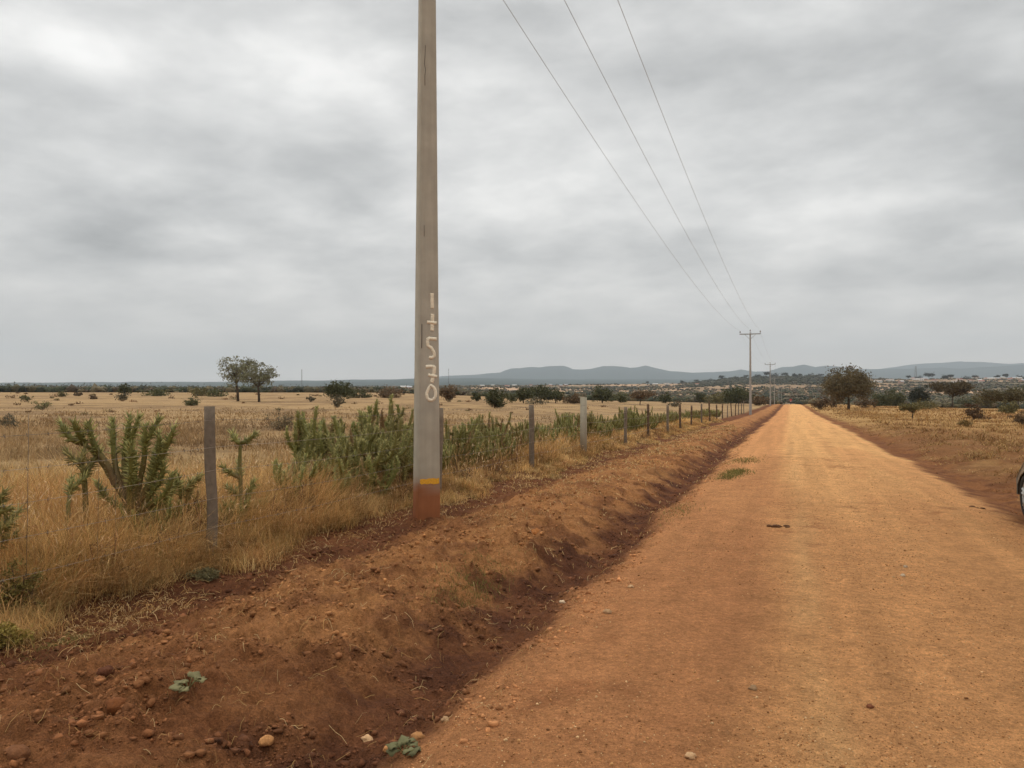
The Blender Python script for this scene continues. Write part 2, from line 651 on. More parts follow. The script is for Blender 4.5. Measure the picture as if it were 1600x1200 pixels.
# ------------------------------------------------------------------ ground colours
def ground_tint(X, Y, z):
    r, px, ct = polar(X, Y)
    es = edge_shift(Y)
    Xw = X + es * np.where(X < 0.6, ss(0.2, -1.2, X), ss(2.2, 3.0, X))
    f1 = fbm(X * .9, Y * .9, 4, 100)
    f2 = fbm(X * 3.3, Y * 3.3, 4, 110)
    f3 = fbm(X * .18, Y * .18, 4, 120)
    f4 = fbm(X * 1.2, Y * .25, 3, 130)
    n = len(X)
    # road: sandy, paler and yellower further on
    gravel = mixc(lin(182, 129, 80), lin(203, 152, 96), ss(4, 26, Y + 5 * f4))
    worn = mixc(lin(168, 113, 70), lin(188, 132, 82), ss(4, 26, Y + 5 * f4))
    c_road = mixc(worn, gravel, ss(-.5, .1, Xw + .12 * f1) * (1 - .55 * np.clip(ss(.1, .6, f4) * ss(.7, 1.3, Xw), 0, 1)))
    c_road = mixc(c_road, lin(196, 148, 96), .6 * ss(-.7, .5, fbm(X * 2.5, Y * .6, 3, 33)) * np.exp(-((Xw - .10 - .12 * vn(Y * .3, Y * 0, 31)) / .13) ** 2))
    c_road = mixc(c_road, lin(140, 88, 52), .55 * ss(.25, .8, f2) * ss(.0, .6, f1))
    c_road = mixc(c_road, lin(132, 92, 56), .5 * ss(1.6, 2.6, Xw + .3 * f1) * ss(14, 5, Y))  # near right part painted darker: lens falloff put into the colour
    c_road = c_road * (1 + .11 * fbm(X * 5.5, Y * .16, 3, 134))[:, None]
    # spoil mound, ditch, trench by the fence
    c_mound = mixc(lin(160, 109, 64), lin(132, 86, 51), ss(-.3, .6, f2))
    c_mound = mixc(c_mound, lin(116, 71, 41), .7 * ss(5.2, 3.2, Y + .8 * f1))
    c_mound = mixc(c_mound, lin(172, 124, 74), .6 * ss(.1, .7, f1) * ss(4, 14, Y))
    c_ditch = mixc(lin(106, 65, 40), lin(86, 51, 33), ss(-.4, .5, f2))
    c_red = mixc(lin(112, 69, 41), lin(95, 57, 35), ss(-.4, .5, f1))
    # pasture
    c_fld = mixc(lin(155, 126, 88), lin(130, 104, 74), ss(-.2, .4, f3 + .5 * f1 + .25 * f2))
    c_fld = mixc(c_fld, lin(180, 152, 116), .4 * ss(.2, .8, f1) * ss(-.2, .3, -f3))
    c_fld = mixc(c_fld, lin(150, 122, 80), ss(30, 8, r))
    # right side: matted straw on reddish soil
    c_rt = mixc(lin(126, 86, 50), lin(144, 106, 64), ss(-.2, .5, f1))
    c_rt = mixc(c_rt, lin(124, 82, 50), ss(.1, .6, f3) * .8)
    c_rt = mixc(c_rt, lin(174, 138, 84), ss(25, 70, r) * .7)
    c_rv = mixc(lin(130, 84, 48), lin(112, 70, 42), ss(-.3, .5, f2))
    c = c_fld.copy()
    c = mixc(c, c_red, ss(-5.9, -5.3, Xw + .25 * f1))
    c = mixc(c, c_mound, ss(-4.5, -4.0, Xw + .3 * f1))
    c = mixc(c, c_ditch, ss(-2.75, -2.15, Xw + .22 * f2 + .10 * f1))
    c = mixc(c, c_road, ss(-1.88, -1.52, Xw + .16 * f2))
    c = mixc(c, c_rv, ss(2.65, 3.0, Xw + .12 * f2))
    c = mixc(c, c_rt, ss(3.4, 4.3, Xw + .35 * f1))
    # far scrub country
    k = r * .014 + 4
    s1 = fbm(X / (k * 3), Y / (k * 3), 4, 140)
    s2 = fbm(X / 260, Y / 260, 3, 150)
    tan = mixc(lin(172, 140, 112), lin(134, 110, 86), ss(-.3, .5, s1))
    grn = mixc(lin(92, 84, 62), lin(72, 68, 50), ss(-.4, .4, s1))
    bush = ss(-.15, .25, s2 - .25 + .6 * ss(1250, 1400, px) * ss(1200, 600, r) + .9 * ss(650, 400, px))
    ridge = ss(1040, 1120, px) * ss(1345, 1290, px) * ss(1250, 1450, r)
    c_far = mixc(tan, grn, np.maximum(bush * .85, ridge))
    edge = ss(380, 520, r) * ss(820, 600, r)
    c_far = mixc(c_far, lin(98, 86, 64), edge * .85)
    c_far = mixc(c_far, lin(48, 60, 54), ss(2400, 3200, r))
    c = mixc(c, c_far, ss(300, 380, r + 25 * f3))
    g = (c * np.array((.3, .55, .15))).sum(1)[:, None]
    c = g + (c - g) * .92
    return np.clip(c * np.array((1.13, 1.09, .985)), 0.003, 0.9)


# ------------------------------------------------------------------ ground sheet, road and hills share one grid
def build_terrain():
    rr = [0.6, 1.2, 1.8, 2.3]
    while rr[-1] < 20:
        rr.append(rr[-1] * 1.0048)
    while rr[-1] < 330:
        rr.append(rr[-1] * 1.009)
    while rr[-1] < 17600:
        rr.append(rr[-1] * 1.0125)
    rr = np.array(rr)
    th = np.concatenate([np.arange(-180, -62, 4.0), np.arange(-60, -40, .5), np.arange(-40, 40.001, 0.09), np.arange(40.5, 60, .5), np.arange(62, 180.1, 4.0)])
    th = R(1) * th
    nr_, na = len(rr), len(th)
    RR, TH = np.meshgrid(rr, th, indexing='ij')
    dep, lat = RR * np.cos(TH), RR * np.sin(TH)
    X = -SA * dep + CA * lat
    Y = CA * dep + SA * lat
    x, y = X.ravel(), Y.ravel()
    z = height(x, y)
    v = np.stack([x, y, z], 1)
    v = np.vstack([v, [[0, 0, hz(0, 0)]]])
    col = ground_tint(x, y, z)
    col = np.vstack([col, col[:1]])
    i = np.arange(nr_ - 1)[:, None] * na
    j = np.arange(na - 1)[None]
    q = np.stack([i + j, i + j + 1, i + na + j + 1, i + na + j], -1).reshape(-1, 4)[:, ::-1]
    jj = np.arange(na - 1)
    tri = np.stack([np.full(na - 1, len(v) - 1), jj + 1, jj], 1)
    cx, cy = x[q].mean(1), y[q].mean(1)
    rc = np.sqrt(cx * cx + cy * cy)
    xs = cx + edge_shift(cy) * np.where(cx < .6, 1, ss(2.2, 3., cx))
    road = (xs > -1.62) & (xs < 2.85) & (rc < 300)
    hills = (rc > 5200)
    for nm, msk, t in (('ground', ~road & ~hills, None), ('road', road, tri), ('hills', hills, None)):
        f = q[msk]
        used = np.unique(np.concatenate([f.ravel(), t.ravel()]) if t is not None else f)
        mp = np.full(len(v), -1)
        mp[used] = np.arange(len(used))
        o = make_mesh(nm, v[used], [mp[t] if t is not None else None, mp[f]], col[used], M_EARTH, None, True)
        o['kind'] = 'structure'


build_terrain()

# ------------------------------------------------------------------ haze
def build_haze():
    m = bpy.data.materials.new('haze')
    m.use_nodes = True
    n, l = m.node_tree.nodes, m.node_tree.links
    n.clear()
    pv = n.new('ShaderNodeVolumePrincipled')
    pv.inputs['Color'].default_value = (0.85, 0.935, 1.0, 1)
    pv.inputs['Density'].default_value = HAZE
    pv.inputs['Anisotropy'].default_value = 0.0
    out = n.new('ShaderNodeOutputMaterial')
    l.new(pv.outputs[0], out.inputs['Volume'])
    b = MB()
    b.box(0, 0, 350, 36600, 36600, 1500)
    o = b.build('haze', m)
    o['kind'] = 'stuff'


HAZE = 9e-5
build_haze()


# ------------------------------------------------------------------ power line
def pole_w(z):
    return 0.296 - 0.0149 * z


def square_shaft(mb, H, rot, col_fn, z0=-0.3):
    zs = np.concatenate([[z0], np.linspace(0, .8, 25), np.linspace(1.1, H, 14)])
    ch = 0.012
    rings = []
    cols = []
    c, s = math.cos(rot), math.sin(rot)
    for z in zs:
        h = pole_w(z) / 2
        pts = [(-h + ch, -h), (h - ch, -h), (h, -h + ch), (h, h - ch), (h - ch, h), (-h + ch, h), (-h, h - ch), (-h, -h + ch)]
        for a, b in pts:
            rings.append((a * c - b * s, a * s + b * c, z))
            cols.append(col_fn(z + .09 * vn(np.array([a * 9 + b * 5 + 3.1]), np.array([z * 7]), 12)[0] + .05 * vn(np.array([a * 31 + 7]), np.array([b * 29 + z * 22]), 13)[0]))
    m = len(zs)
    i = np.arange(m - 1)[:, None] * 8
    j = np.arange(8)[None]
    k = (j + 1) % 8
    q = np.stack([i + j, i + k, i + 8 + k, i + 8 + j], -1).reshape(-1, 4)
    base = mb.n
    mb.add(rings, q, np.array(cols))
    o = base + (m - 1) * 8
    mb.f[4].append(np.array([[o, o + 1, o + 2, o + 7], [o + 2, o + 3, o + 6, o + 7], [o + 3, o + 4, o + 5, o + 6]]))


def pole_head(e, H, w2=1.15, rz=0.0, sm=1.0):
    """crossarm, braces and pin insulators; the conductors sit on the pins"""
    g = lin(150, 150, 148)
    b = MB()
    b.box(0, -.12, H - .22, 2 * w2 + .12, .09, .12, g)
    b.build('crossarm', M_STEEL, e)
    for s in (-1, 1):
        b = MB()
        b.tube([(s * .62, -.13, H - .28), (s * .1, -.13, H - .78)], .022, 6, g)
        b.build('brace', M_STEEL, e)
    for x in (-w2, 0.0, w2):
        z0 = H - .16 if x else H + .0
        b = MB()
        yy = -.12 if x else 0
        b.tube([(x, yy, z0), (x, yy, z0 + .14)], .016, 6, lin(120, 120, 118))
        b.lathe([(z0 + .12, .02), (z0 + .13, .07), (z0 + .17, .075), (z0 + .19, .05), (z0 + .23, .06), (z0 + .26, .045), (z0 + .30, .04), (z0 + .31, .0)],
                12, 'z', (x, yy, 0), lin(96, 62, 50))
        b.build('insulator', M_STEEL, e)


POLES = []       # x, y, z, height
PX0 = -4.54
Y0 = 9.2
H0 = 10.25


def roadside_pole():
    z0 = hz(PX0, Y0)
    e = empty('utility_pole', (PX0, Y0, z0))
    tag(e, 'nearest tall tapering concrete power pole with white hand painted numbers and a yellow band', 'utility pole', 'poles of the power line along the road')
    rot = R(42.3)
    grey, low, red = lin(172, 163, 147), lin(166, 156, 138), lin(146, 92, 60)

    def colf(z):
        t = float(ss(.34, .60, z))
        c = red * (1 - t) + low * t
        c = lin(142, 88, 56) * (1 - float(ss(.1, .36, z))) + c * float(ss(.1, .36, z))
        u = float(ss(1.0, 1.6, z))
        return c * (1 - u) + grey * u
    b = MB()
    square_shaft(b, H0, rot, colf)
    sh = b.build('pole', M_CONC_POLE, e)
    nx, ny = math.cos(R(-47.7)), math.sin(R(-47.7))      # outward normal of the face with the numbers
    tx, ty = -ny, nx                                     # to the right along that face
    dep = -PX0 * SA + Y0 * CA
    scale = F / dep

    def fp(px, y, off):
        z = CH + (HY - y) / F * dep - z0
        s = (px - 672.0) / (scale * math.cos(R(16)))
        hw = pole_w(z) / 2
        s = max(-hw + .014, min(hw - .014, s))
        d = hw + off
        return (nx * d + tx * s, ny * d + ty * s, z)

    def stroke(mb, pl, wpx, off=.003):
        """brush stroke of real thickness laid on the concrete; pl in zoomed photo units"""
        wpx = wpx * 1.28
        p = np.array([(620 + a / 5.71, 430 + c / 5.71) for a, c in pl], float)
        seg = np.linalg.norm(np.diff(p, axis=0), axis=1)
        t = np.concatenate([[0], np.cumsum(seg)])
        u = np.linspace(0, t[-1], max(3, int(t[-1] / 1.2) + 1))
        q = np.stack([np.interp(u, t, p[:, 0]), np.interp(u, t, p[:, 1])], 1)
        if len(q) > 5:
            ker = np.array([.25, .5, .25])
            for _ in range(2):
                q[1:-1] = q[:-2] * .25 + q[1:-1] * .5 + q[2:] * .25
        d = np.gradient(q, axis=0)
        d /= np.linalg.norm(d, axis=1)[:, None] + 1e-9
        nrm = np.stack([-d[:, 1], d[:, 0]], 1)
        m = len(q)
        ww = wpx / 2 * (1 + .16 * vn(np.arange(m) * .9, np.full(m, pl[0][0] * .37), 5))
        ww2 = wpx / 2 * (1 + .16 * vn(np.arange(m) * .9, np.full(m, pl[0][1] * .53), 6))
        a, c = q + nrm * ww[:, None], q - nrm * ww2[:, None]
        vs = [fp(*a[i], off) for i in range(m)] + [fp(*c[i], off) for i in range(m)] + [fp(*a[i], -.004) for i in range(m)] + [fp(*c[i], -.004) for i in range(m)]
        f = []
        for i in range(m - 1):
            f += [(i, i + 1, m + i + 1, m + i), (i + 1, i, 2 * m + i, 2 * m + i + 1), (m + i, m + i + 1, 3 * m + i + 1, 3 * m + i)]
        f += [(0, m, 3 * m, 2 * m), (2 * m - 1, m - 1, 3 * m - 1, 4 * m - 1)]
        mb.add(vs, f, lin(236, 222, 196))
    glyphs = [
        ('digit', [([(320, 168), (323, 303)], 4.3)]),
        ('plus_sign', [([(325, 352), (320, 503)], 4.2), ([(276, 426), (360, 432)], 4.0)]),
        ('digit', [([(360, 575), (320, 570), (284, 568), (279, 600), (284, 636), (312, 650), (336, 690), (340, 722), (328, 738), (292, 738)], 3.9)]),
        ('digit', [([(264, 822), (300, 816), (342, 820), (337, 870), (328, 912), (317, 960)], 4.2), ([(286, 892), (328, 900), (364, 906)], 3.6)]),
        ('digit', [([(306, 985), (284, 1020), (272, 1060), (277, 1098), (300, 1116), (330, 1112), (350, 1080), (352, 1040), (338, 1005), (310, 984), (300, 990)], 3.6)]),
    ]
    for nm, sts in glyphs:
        b = MB()
        for k_, (pl, wd) in enumerate(sts):
            stroke(b, pl, wd, .003 + .0012 * k_)
        b.build(nm, M_PAINT, sh)
    b = MB()
    m = 16
    pxs = np.linspace(655, 690, m)
    top = 746.0 + .8 * vn(np.arange(m) * .6, np.zeros(m), 3) + np.linspace(.8, -.6, m)
    bot = 754.2 + .9 * vn(np.arange(m) * .5, np.zeros(m), 4) - np.where(np.arange(m) < 2, 2.0, 0)
    vs = [fp(pxs[i], top[i], .003) for i in range(m)] + [fp(pxs[i], bot[i], .003) for i in range(m)]
    b.add(vs, [(i, m + i, m + i + 1, i + 1) for i in range(m - 1)], lin(218, 158, 52))
    b.build('yellow_band', M_PAINT, sh)
    # shallow cracks and a cast seam on the face
    for pl, wd in (([(666, 74), (665.6, 90), (664.6, 104), (666.5, 112), (665.2, 122), (665.4, 137)], .0035),
                   ([(660.5, 508), (660.2, 545)], .005), ([(664, 355), (664.2, 372)], .003)):
        b = MB()
        b.tube([fp(a, c, .0005) for a, c in pl], wd, 5, lin(70, 62, 54))
        b.build('crack', M_CONC, sh)
    pole_head(e, H0)
    POLES.append((PX0, Y0, z0, H0))


def mat_pole():
    m = mat_tint('pole concrete', 0.92, (4.0, 0.13), (140.0, .3, .004))
    n, l = m.node_tree.nodes, m.node_tree.links
    # long vertical weather streaks
    p = n['Principled BSDF']
    src = p.inputs['Base Color'].links[0].from_socket
    g = n.new('ShaderNodeNewGeometry')
    mp = n.new('ShaderNodeMapping')
    mp.inputs['Scale'].default_value = (26, 26, 1.1)
    l.new(g.outputs['Position'], mp.inputs[0])
    x = n.new('ShaderNodeTexNoise')
    x.inputs['Scale'].default_value = 1.0
    x.inputs['Detail'].default_value = 5
    l.new(mp.outputs[0], x.inputs['Vector'])
    mr = n.new('ShaderNodeMapRange')
    mr.inputs['From Min'].default_value = .3
    mr.inputs['From Max'].default_value = .7
    mr.inputs['To Min'].default_value = .95
    mr.inputs['To Max'].default_value = 1.05
    l.new(x.outputs['Fac'], mr.inputs['Value'])
    v = n.new('ShaderNodeVectorMath')
    v.operation = 'SCALE'
    l.new(src, v.inputs[0])
    l.new(mr.outputs[0], v.inputs['Scale'])
    l.new(v.outputs[0], p.inputs['Base Color'])
    return m


M_CONC_POLE = mat_pole()
roadside_pole()

pole_labels = ['grey pole with a white crossarm standing behind the end of the wire fence', 'smaller grey pole with a crossarm, next behind the first crossarm pole',
               'thin far pole standing just behind the second crossarm pole', 'very distant pole beside the far end of the road',
               'farthest tiny pole right at the end of the road']
first = None
for i, (pxp, dep, top) in enumerate(((1172.5, 91.6, 519), (1203.5, 185, 568), (1210, 279, 590), (1217, 372, 600), (1221, 440, 605))):
    d = dirpx(pxp)
    X, Y = d[0] * dep, d[1] * dep
    zt = CH + (HY - top) / F * dep
    zb = zt - 9.85
    zg = hz(X, Y)
    if first is None:
        e = empty('utility_pole', (X, Y, zb))
        b = MB()
        square_shaft(b, 9.85, R(6), lambda z: lin(160, 154, 146), -1.5)
        b.build('pole', M_CONC, e)
        pole_head(e, 9.85)
        first = e
    else:
        e = copy_tree(first)
        e.location = (X, Y, zb)
    tag(e, pole_labels[i], 'utility pole', 'poles of the power line along the road')
    POLES.append((X, Y, zb, 9.85))

for k, (off, lb) in enumerate(((-1.15, 'left conductor of the overhead power line, lowest across the sky'), (0.0, 'middle conductor of the overhead power line crossing the sky'),
                               (1.15, 'right conductor of the overhead power line crossing the sky'))):
    b = MB()
    for (x0, y0, z0, h0), (x1, y1, z1, h1) in zip(POLES[:-1], POLES[1:]):
        a = np.array((x0 + off, y0 - (.12 if off else 0), z0 + h0 + (.15 if off else .31)))
        c = np.array((x1 + off, y1 - (.12 if off else 0), z1 + h1 + (.15 if off else .31)))
        t = np.linspace(0, 1, 40)
        p = a + (c - a) * t[:, None]
        p[:, 2] -= 1.25 * 4 * t * (1 - t)
        b.tube(p, .0062, 5, lin(176, 176, 178), cap=False)
    o = b.build('power_line', M_WIRE)
    tag(o, lb, 'power line', 'conductors of the power line')


# ------------------------------------------------------------------ wire fence
FX = -5.4
FENCE = empty('wire_fence', (FX, 6.3, hz(FX, 6.3)))
tag(FENCE, 'barbed wire fence on weathered posts running along the left of the road', 'fence')
FO = np.array(FENCE.location)


def post_mesh(h, rad, lean, col, kind='round', z0=0.0):
    b = MB()
    n = 9
    zz = np.linspace(-.3, h, n)
    if kind == 'round':
        pts = np.stack([lean[0] * zz + .012 * vn(zz * 2, zz * 0, int(h * 1000) % 97), lean[1] * zz, zz], 1)
        rd = rad * (1 - .1 * zz / h) * (1 + .06 * vn(zz * 3, zz * 0 + 2, 9))
        cc = np.array([col * (1 + .12 * vn(np.array([q * 4]), np.array([h * 7]), 3)[0]) for q in zz])
        b.tube(pts, rd, 10, cc)
    else:
        c = col
        for a, q in ((-.3, h - .02), (h - .02, h)):
            s = rad * 2 * (1 if q < h else .93)
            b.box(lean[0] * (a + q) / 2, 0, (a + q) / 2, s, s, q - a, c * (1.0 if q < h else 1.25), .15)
    return b


wood, wood2, pale, brown = lin(116, 102, 87), lin(124, 109, 92), lin(160, 150, 130), lin(98, 78, 60)
posts = [(6.17, 1.53, .057, (-.022, .0), wood, 'round', 'thick weathered grey post nearest the camera'),
         (11.4, 1.42, .05, (.02, 0), wood2, 'round', 'post half hidden behind the big concrete pole'),
         (16.2, 1.42, .062, (-.01, 0), wood, 'round', 'grey wooden post in the cactus hedge'),
         (20.9, 1.62, .085, (-.07, 0), pale, 'square', 'tall pale leaning concrete post'),
         (1.25, 1.4, .055, (0, 0), wood, 'round', None)]
for Y, h in ((26.5, 1.3), (31.1, 1.35), (36.3, 1.3), (40.7, 1.3), (45.4, 1.2), (50.9, 1.3), (56.3, 1.5), (61.9, 1.2), (67.2, 1.25), (72.6, 1.1), (78.0, 1.3),
             (83.5, 1.2), (88.6, 1.2), (93.8, 1.3), (98.7, 1.6)):
    posts.append((Y, h, .05 + .015 * rng.random(), (rng.normal() * .025, 0), (wood, wood2, brown)[int(rng.integers(3))], 'round', None))
for (Y, h, rad, lean, col, kind, lb) in posts:
    o = post_mesh(h, rad, lean, col, kind).build('fence_post', M_WOOD if kind == 'round' else M_CONC, FENCE)
    o.location = np.array((FX, Y, hz(FX, Y))) - FO
    if lb:
        o['label'] = lb
ys = sorted(p[0] for p in posts)
for s, (zz, sag) in enumerate(((1.40, .05), (1.14, .04), (.90, .05), (.62, .04), (.34, .03))):
    b = MB()
    for y0, y1 in zip(ys[:-1], ys[1:]):
        t = np.linspace(0, 1, 13)
        y = y0 + (y1 - y0) * t
        z0, z1 = hz(FX, y0) + zz, hz(FX, y1) + zz
        jit = .02 * vn(np.array([y0 * 1.7, y1 * 1.7]), np.array([s * 3.1, s * 3.1]), 8)
        z = z0 + jit[0] + (z1 + jit[1] - z0 - jit[0]) * t - sag * (1 + .5 * jit[0] / .02) * 4 * t * (1 - t)
        p = np.stack([np.full(13, FX + .055), y, z], 1) - FO
        b.tube(p, .0017 if y0 < 20 else .003, 5, lin(112, 98, 84) if s < 1 else lin(158, 143, 122), cap=False)
        if y0 < 30:
            nb = int((y1 - y0) / .17)
            for k in range(nb):
                u = (k + .5) / nb
                q = np.array([np.interp(u, t, p[:, i]) for i in range(3)])
                for sg in (-1, 1):
                    dd = np.array((rng.normal() * .5, sg * .35, 1.0))
                    dd /= np.linalg.norm(dd)
                    b.tube([q - dd * .016, q + dd * .016], .0017, 4, lin(96, 84, 74), cap=False)
    b.build('barbed_wire', M_WIRE, FENCE)
for px_ in (34, 145, 172):
    Y, dep = on_x(px_, FX)
    b = MB()
    b.tube([(0, 0, .3), (.01, .0, .9), (.0, .01, 1.5 if px_ == 34 else 1.44)], .002 if px_ == 34 else .0013, 5, lin(110, 96, 78))
    o = b.build('wire_stay', M_WIRE, FENCE)
    o.location = np.array((FX + .06, Y, hz(FX, Y))) - FO


# ------------------------------------------------------------------ spiny cactus plants
C_GRN, C_LT, C_OLD = lin(108, 107, 58), lin(174, 166, 102), lin(112, 96, 70)


def spiny_stem(tr, cr, pts, rad, old_len, rg, dens=170.0, sp=.058, dead_p=.10):
    """pts: polyline; the first old_len metres are bare woody stem, the rest green and set with needle leaves"""
    pts = np.asarray(pts, float)
    seg = np.linalg.norm(np.diff(pts, axis=0), axis=1)
    t = np.concatenate([[0], np.cumsum(seg)])
    Ln = t[-1]
    n = max(5, int(Ln / .06))
    u = np.linspace(0, Ln, n)
    p = np.stack([np.interp(u, t, pts[:, i]) for i in range(3)], 1)
    for _ in range(3):
        p[1:-1] = p[:-2] * .25 + p[1:-1] * .5 + p[2:] * .25
    r = rad * (1.0 - .25 * u / Ln)
    r[-1] *= .45
    r[-2] *= .85
    r = r * (1 + .07 * np.sin(u * 60 + rg.random() * 6))
    k = min(int(np.searchsorted(u, old_len)), n - 1)
    if k >= 2:
        tr.tube(p[:k + 1], r[:k + 1], 7, mixc(np.tile(C_OLD, (k + 1, 1)), np.tile(C_GRN, (k + 1, 1)), np.linspace(-.3, .9, k + 1)), cap=k >= n - 1)
    s = max(0, k - 1)
    dead = rg.random() < dead_p
    g = (lin(124, 102, 70) if dead else C_GRN) * (.8 + .4 * rg.random())
    if n - s >= 2:
        cr.tube(p[s:], r[s:], 7, g)
    # needle leaves
    m = int(Ln * dens)
    uu = rg.random(m) * Ln
    keep = (uu > old_len) | (rg.random(m) < .18)
    uu = uu[keep]
    m = len(uu)
    if m == 0:
        return
    c = np.stack([np.interp(uu, u, p[:, i]) for i in range(3)], 1)
    tg = np.gradient(p, axis=0)
    tg /= np.linalg.norm(tg, axis=1)[:, None] + 1e-9
    tt = np.stack([np.interp(uu, u, tg[:, i]) for i in range(3)], 1)
    ra = np.interp(uu, u, r)
    d = rg.normal(size=(m, 3))
    d -= tt * (d * tt).sum(1)[:, None]
    d /= np.linalg.norm(d, axis=1)[:, None] + 1e-9
    top = np.clip((uu - Ln + .12) / .12, 0, 1)
    dirv = d + tt * (.45 + 1.3 * top)[:, None]
    dirv /= np.linalg.norm(dirv, axis=1)[:, None]
    ln = sp * (.6 + .7 * rg.random(m)) * np.where(uu > old_len, 1, .5)
    sd_ = np.cross(dirv, d + .3)
    sd_ /= np.linalg.norm(sd_, axis=1)[:, None] + 1e-9
    up = np.cross(sd_, dirv)
    o = c + d * (ra * .85)[:, None]
    wd = .0085
    a, b_, e = o + sd_ * wd, o - sd_ * wd * .5 + up * wd * .85, o - sd_ * wd * .5 - up * wd * .85
    tip = o + dirv * ln[:, None]
    v = np.stack([a, b_, e, tip], 1).reshape(-1, 3)
    i = np.arange(m)[:, None] * 4
    f = np.concatenate([i + np.array([[0, 1, 3]]), i + np.array([[1, 2, 3]]), i + np.array([[2, 0, 3]])])
    cc = mixc(np.tile(C_GRN * .9, (m, 1)), np.tile(C_LT, (m, 1)), rg.random(m) ** 1.5 * .8)
    if dead:
        cc = cc * .3 + lin(140, 116, 80) * .7
    cc = np.where((uu < old_len)[:, None], lin(150, 130, 96), cc)
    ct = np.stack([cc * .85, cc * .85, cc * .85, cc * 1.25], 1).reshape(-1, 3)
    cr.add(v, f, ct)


def random_cactus(seed, n=9, H=1.2, spread=.45, side=3, dens=150.0):
    rg = np.random.default_rng(seed)
    tr, cr = MB(), MB()
    for i in range(n):
        a = rg.random() * 6.28
        d = np.array((math.cos(a), math.sin(a)))
        b0 = d * spread * .35 * rg.random()
        h = H * (.55 + .45 * rg.random())
        out = spread * (.2 + .8 * rg.random())
        pts = [np.array((b0[0], b0[1], -.05))]
        for t in (.3, .55, .8, 1.0):
            q = b0 + d * out * (1 - (1 - t) ** 1.8) + rg.normal(size=2) * .035
            pts.append(np.array((q[0], q[1], h * t ** 1.15)))
        spiny_stem(tr, cr, pts, .030 + .010 * rg.random(), .42 * h * rg.random() + .1, rg, dens)
        for s in range(int(rg.integers(1, side + 1))):
            t = .3 + .5 * rg.random()
            j = t * 4
            k = int(j)
            p0 = pts[k] + (pts[min(k + 1, 4)] - pts[k]) * (j - k)
            a2 = rg.random() * 6.28
            d2 = np.array((math.cos(a2), math.sin(a2), 0))
            l = .2 + .28 * rg.random()
            spiny_stem(tr, cr, [p0, p0 + d2 * l * .45 + (0, 0, .06), p0 + d2 * l * .62 + (0, 0, l * .55), p0 + d2 * l * .68 + (0, 0, l)], .029, .0, rg, dens)
    return tr, cr


def cactus(name, loc, tr, cr, label, group=None, rz=0.0):
    e = empty(name, loc, rz)
    tag(e, label, 'cactus', group)
    if tr.n:
        tr.build('trunk', M_CACT, e, True)
    cr.build('crown', M_CACT, e, False)
    return e


def drawn_cactus(Xp, stems, base_px, label, group, rad, seed, depthj=.12):
    """branching taken from the photo, set out on a real plane at road offset Xp with depth spread"""
    rg = np.random.default_rng(seed)
    Yb, dep = on_x(base_px, Xp)
    zb = hz(Xp, Yb)
    rt = np.array((CA, SA, 0))
    fw = np.array((-SA, CA, 0))
    tr, cr = MB(), MB()
    off = {}
    for pl, old in stems:
        o1 = rg.normal() * depthj
        pts = []
        if pl[0] not in off:      # a stem of its own: carry it down to the ground
            pl = [(base_px + (pl[0][0] - base_px) * .8, HY + (CH - zb + .05) / dep * F)] + list(pl)
            old = old + (pl[0][1] - pl[1][1]) / F * dep
        for q, (a, c) in enumerate(pl):
            key = (a, c)
            lt = (a - base_px) / F * dep
            z = CH + (HY - c) / F * dep - zb
            if q == 0 and key in off:
                dd = off[key]
            else:
                dd = o1 * (q / max(1, len(pl) - 1)) + (off.get(pl[0], 0.0))
            off[key] = dd
            pts.append(rt * lt + fw * dd + np.array((0, 0, z)))
        spiny_stem(tr, cr, pts, rad * (.9 + .2 * rg.random()), old, rg, 230.0, .072, 0.0)
    return cactus('spiny_cactus', (Xp, Yb, zb), tr, cr, label, group)


HG = 'cactus plants growing along the fence'
big = [([(204, 795), (184, 772), (166, 756), (160, 728)], .15), ([(206, 796), (190, 765), (186, 740), (189, 716)], .1), ([(212, 796), (234, 768), (240, 742), (243, 700)], .2),
       ([(206, 797), (176, 785), (158, 776), (150, 752)], .1), ([(214, 797), (244, 785), (270, 768), (278, 735)], .2), ([(210, 797), (214, 760), (224, 730), (226, 690)], .25),
       ([(208, 800), (200, 775), (186, 755), (170, 722), (152, 698), (146, 692)], .85),
       ([(146, 692), (128, 690), (118, 676), (112, 657)], .1),
       ([(146, 692), (143, 676), (142, 656)], .02),
       ([(186, 755), (178, 720), (164, 705), (158, 684), (157, 657)], .35),
       ([(200, 775), (184, 735), (180, 700), (177, 655)], .45),
       ([(208, 800), (196, 745), (195, 705), (199, 676), (202, 648)], .55),
       ([(195, 705), (205, 684), (213, 668), (216, 650)], .05),
       ([(212, 800), (222, 755), (232, 715), (234, 690), (236, 662)], .6),
       ([(234, 690), (244, 676), (254, 652)], .0),
       ([(212, 800), (238, 755), (252, 728), (258, 700), (259, 674)], .35),
       ([(252, 728), (268, 697), (277, 683), (284, 664)], .0),
       ([(215, 790), (216, 745), (219, 702)], .2), ([(216, 745), (206, 722), (205, 704)], .0),
       ([(225, 785), (246, 765), (262, 742), (264, 716)], .1), ([(222, 790), (226, 760), (228, 735)], .05),
       ([(228, 795), (246, 790), (252, 772)], .0), ([(215, 800), (218, 788), (214, 768)], .0), ([(236, 800), (262, 778), (272, 752)], .0),
       ([(246, 765), (240, 745), (242, 722)], 0.), ([(252, 728), (249, 710), (250, 690)], 0.)]
drawn_cactus(-6.25, big, 208, 'largest branching spiny green cactus, left of the nearest fence post', HG, .031, 3)
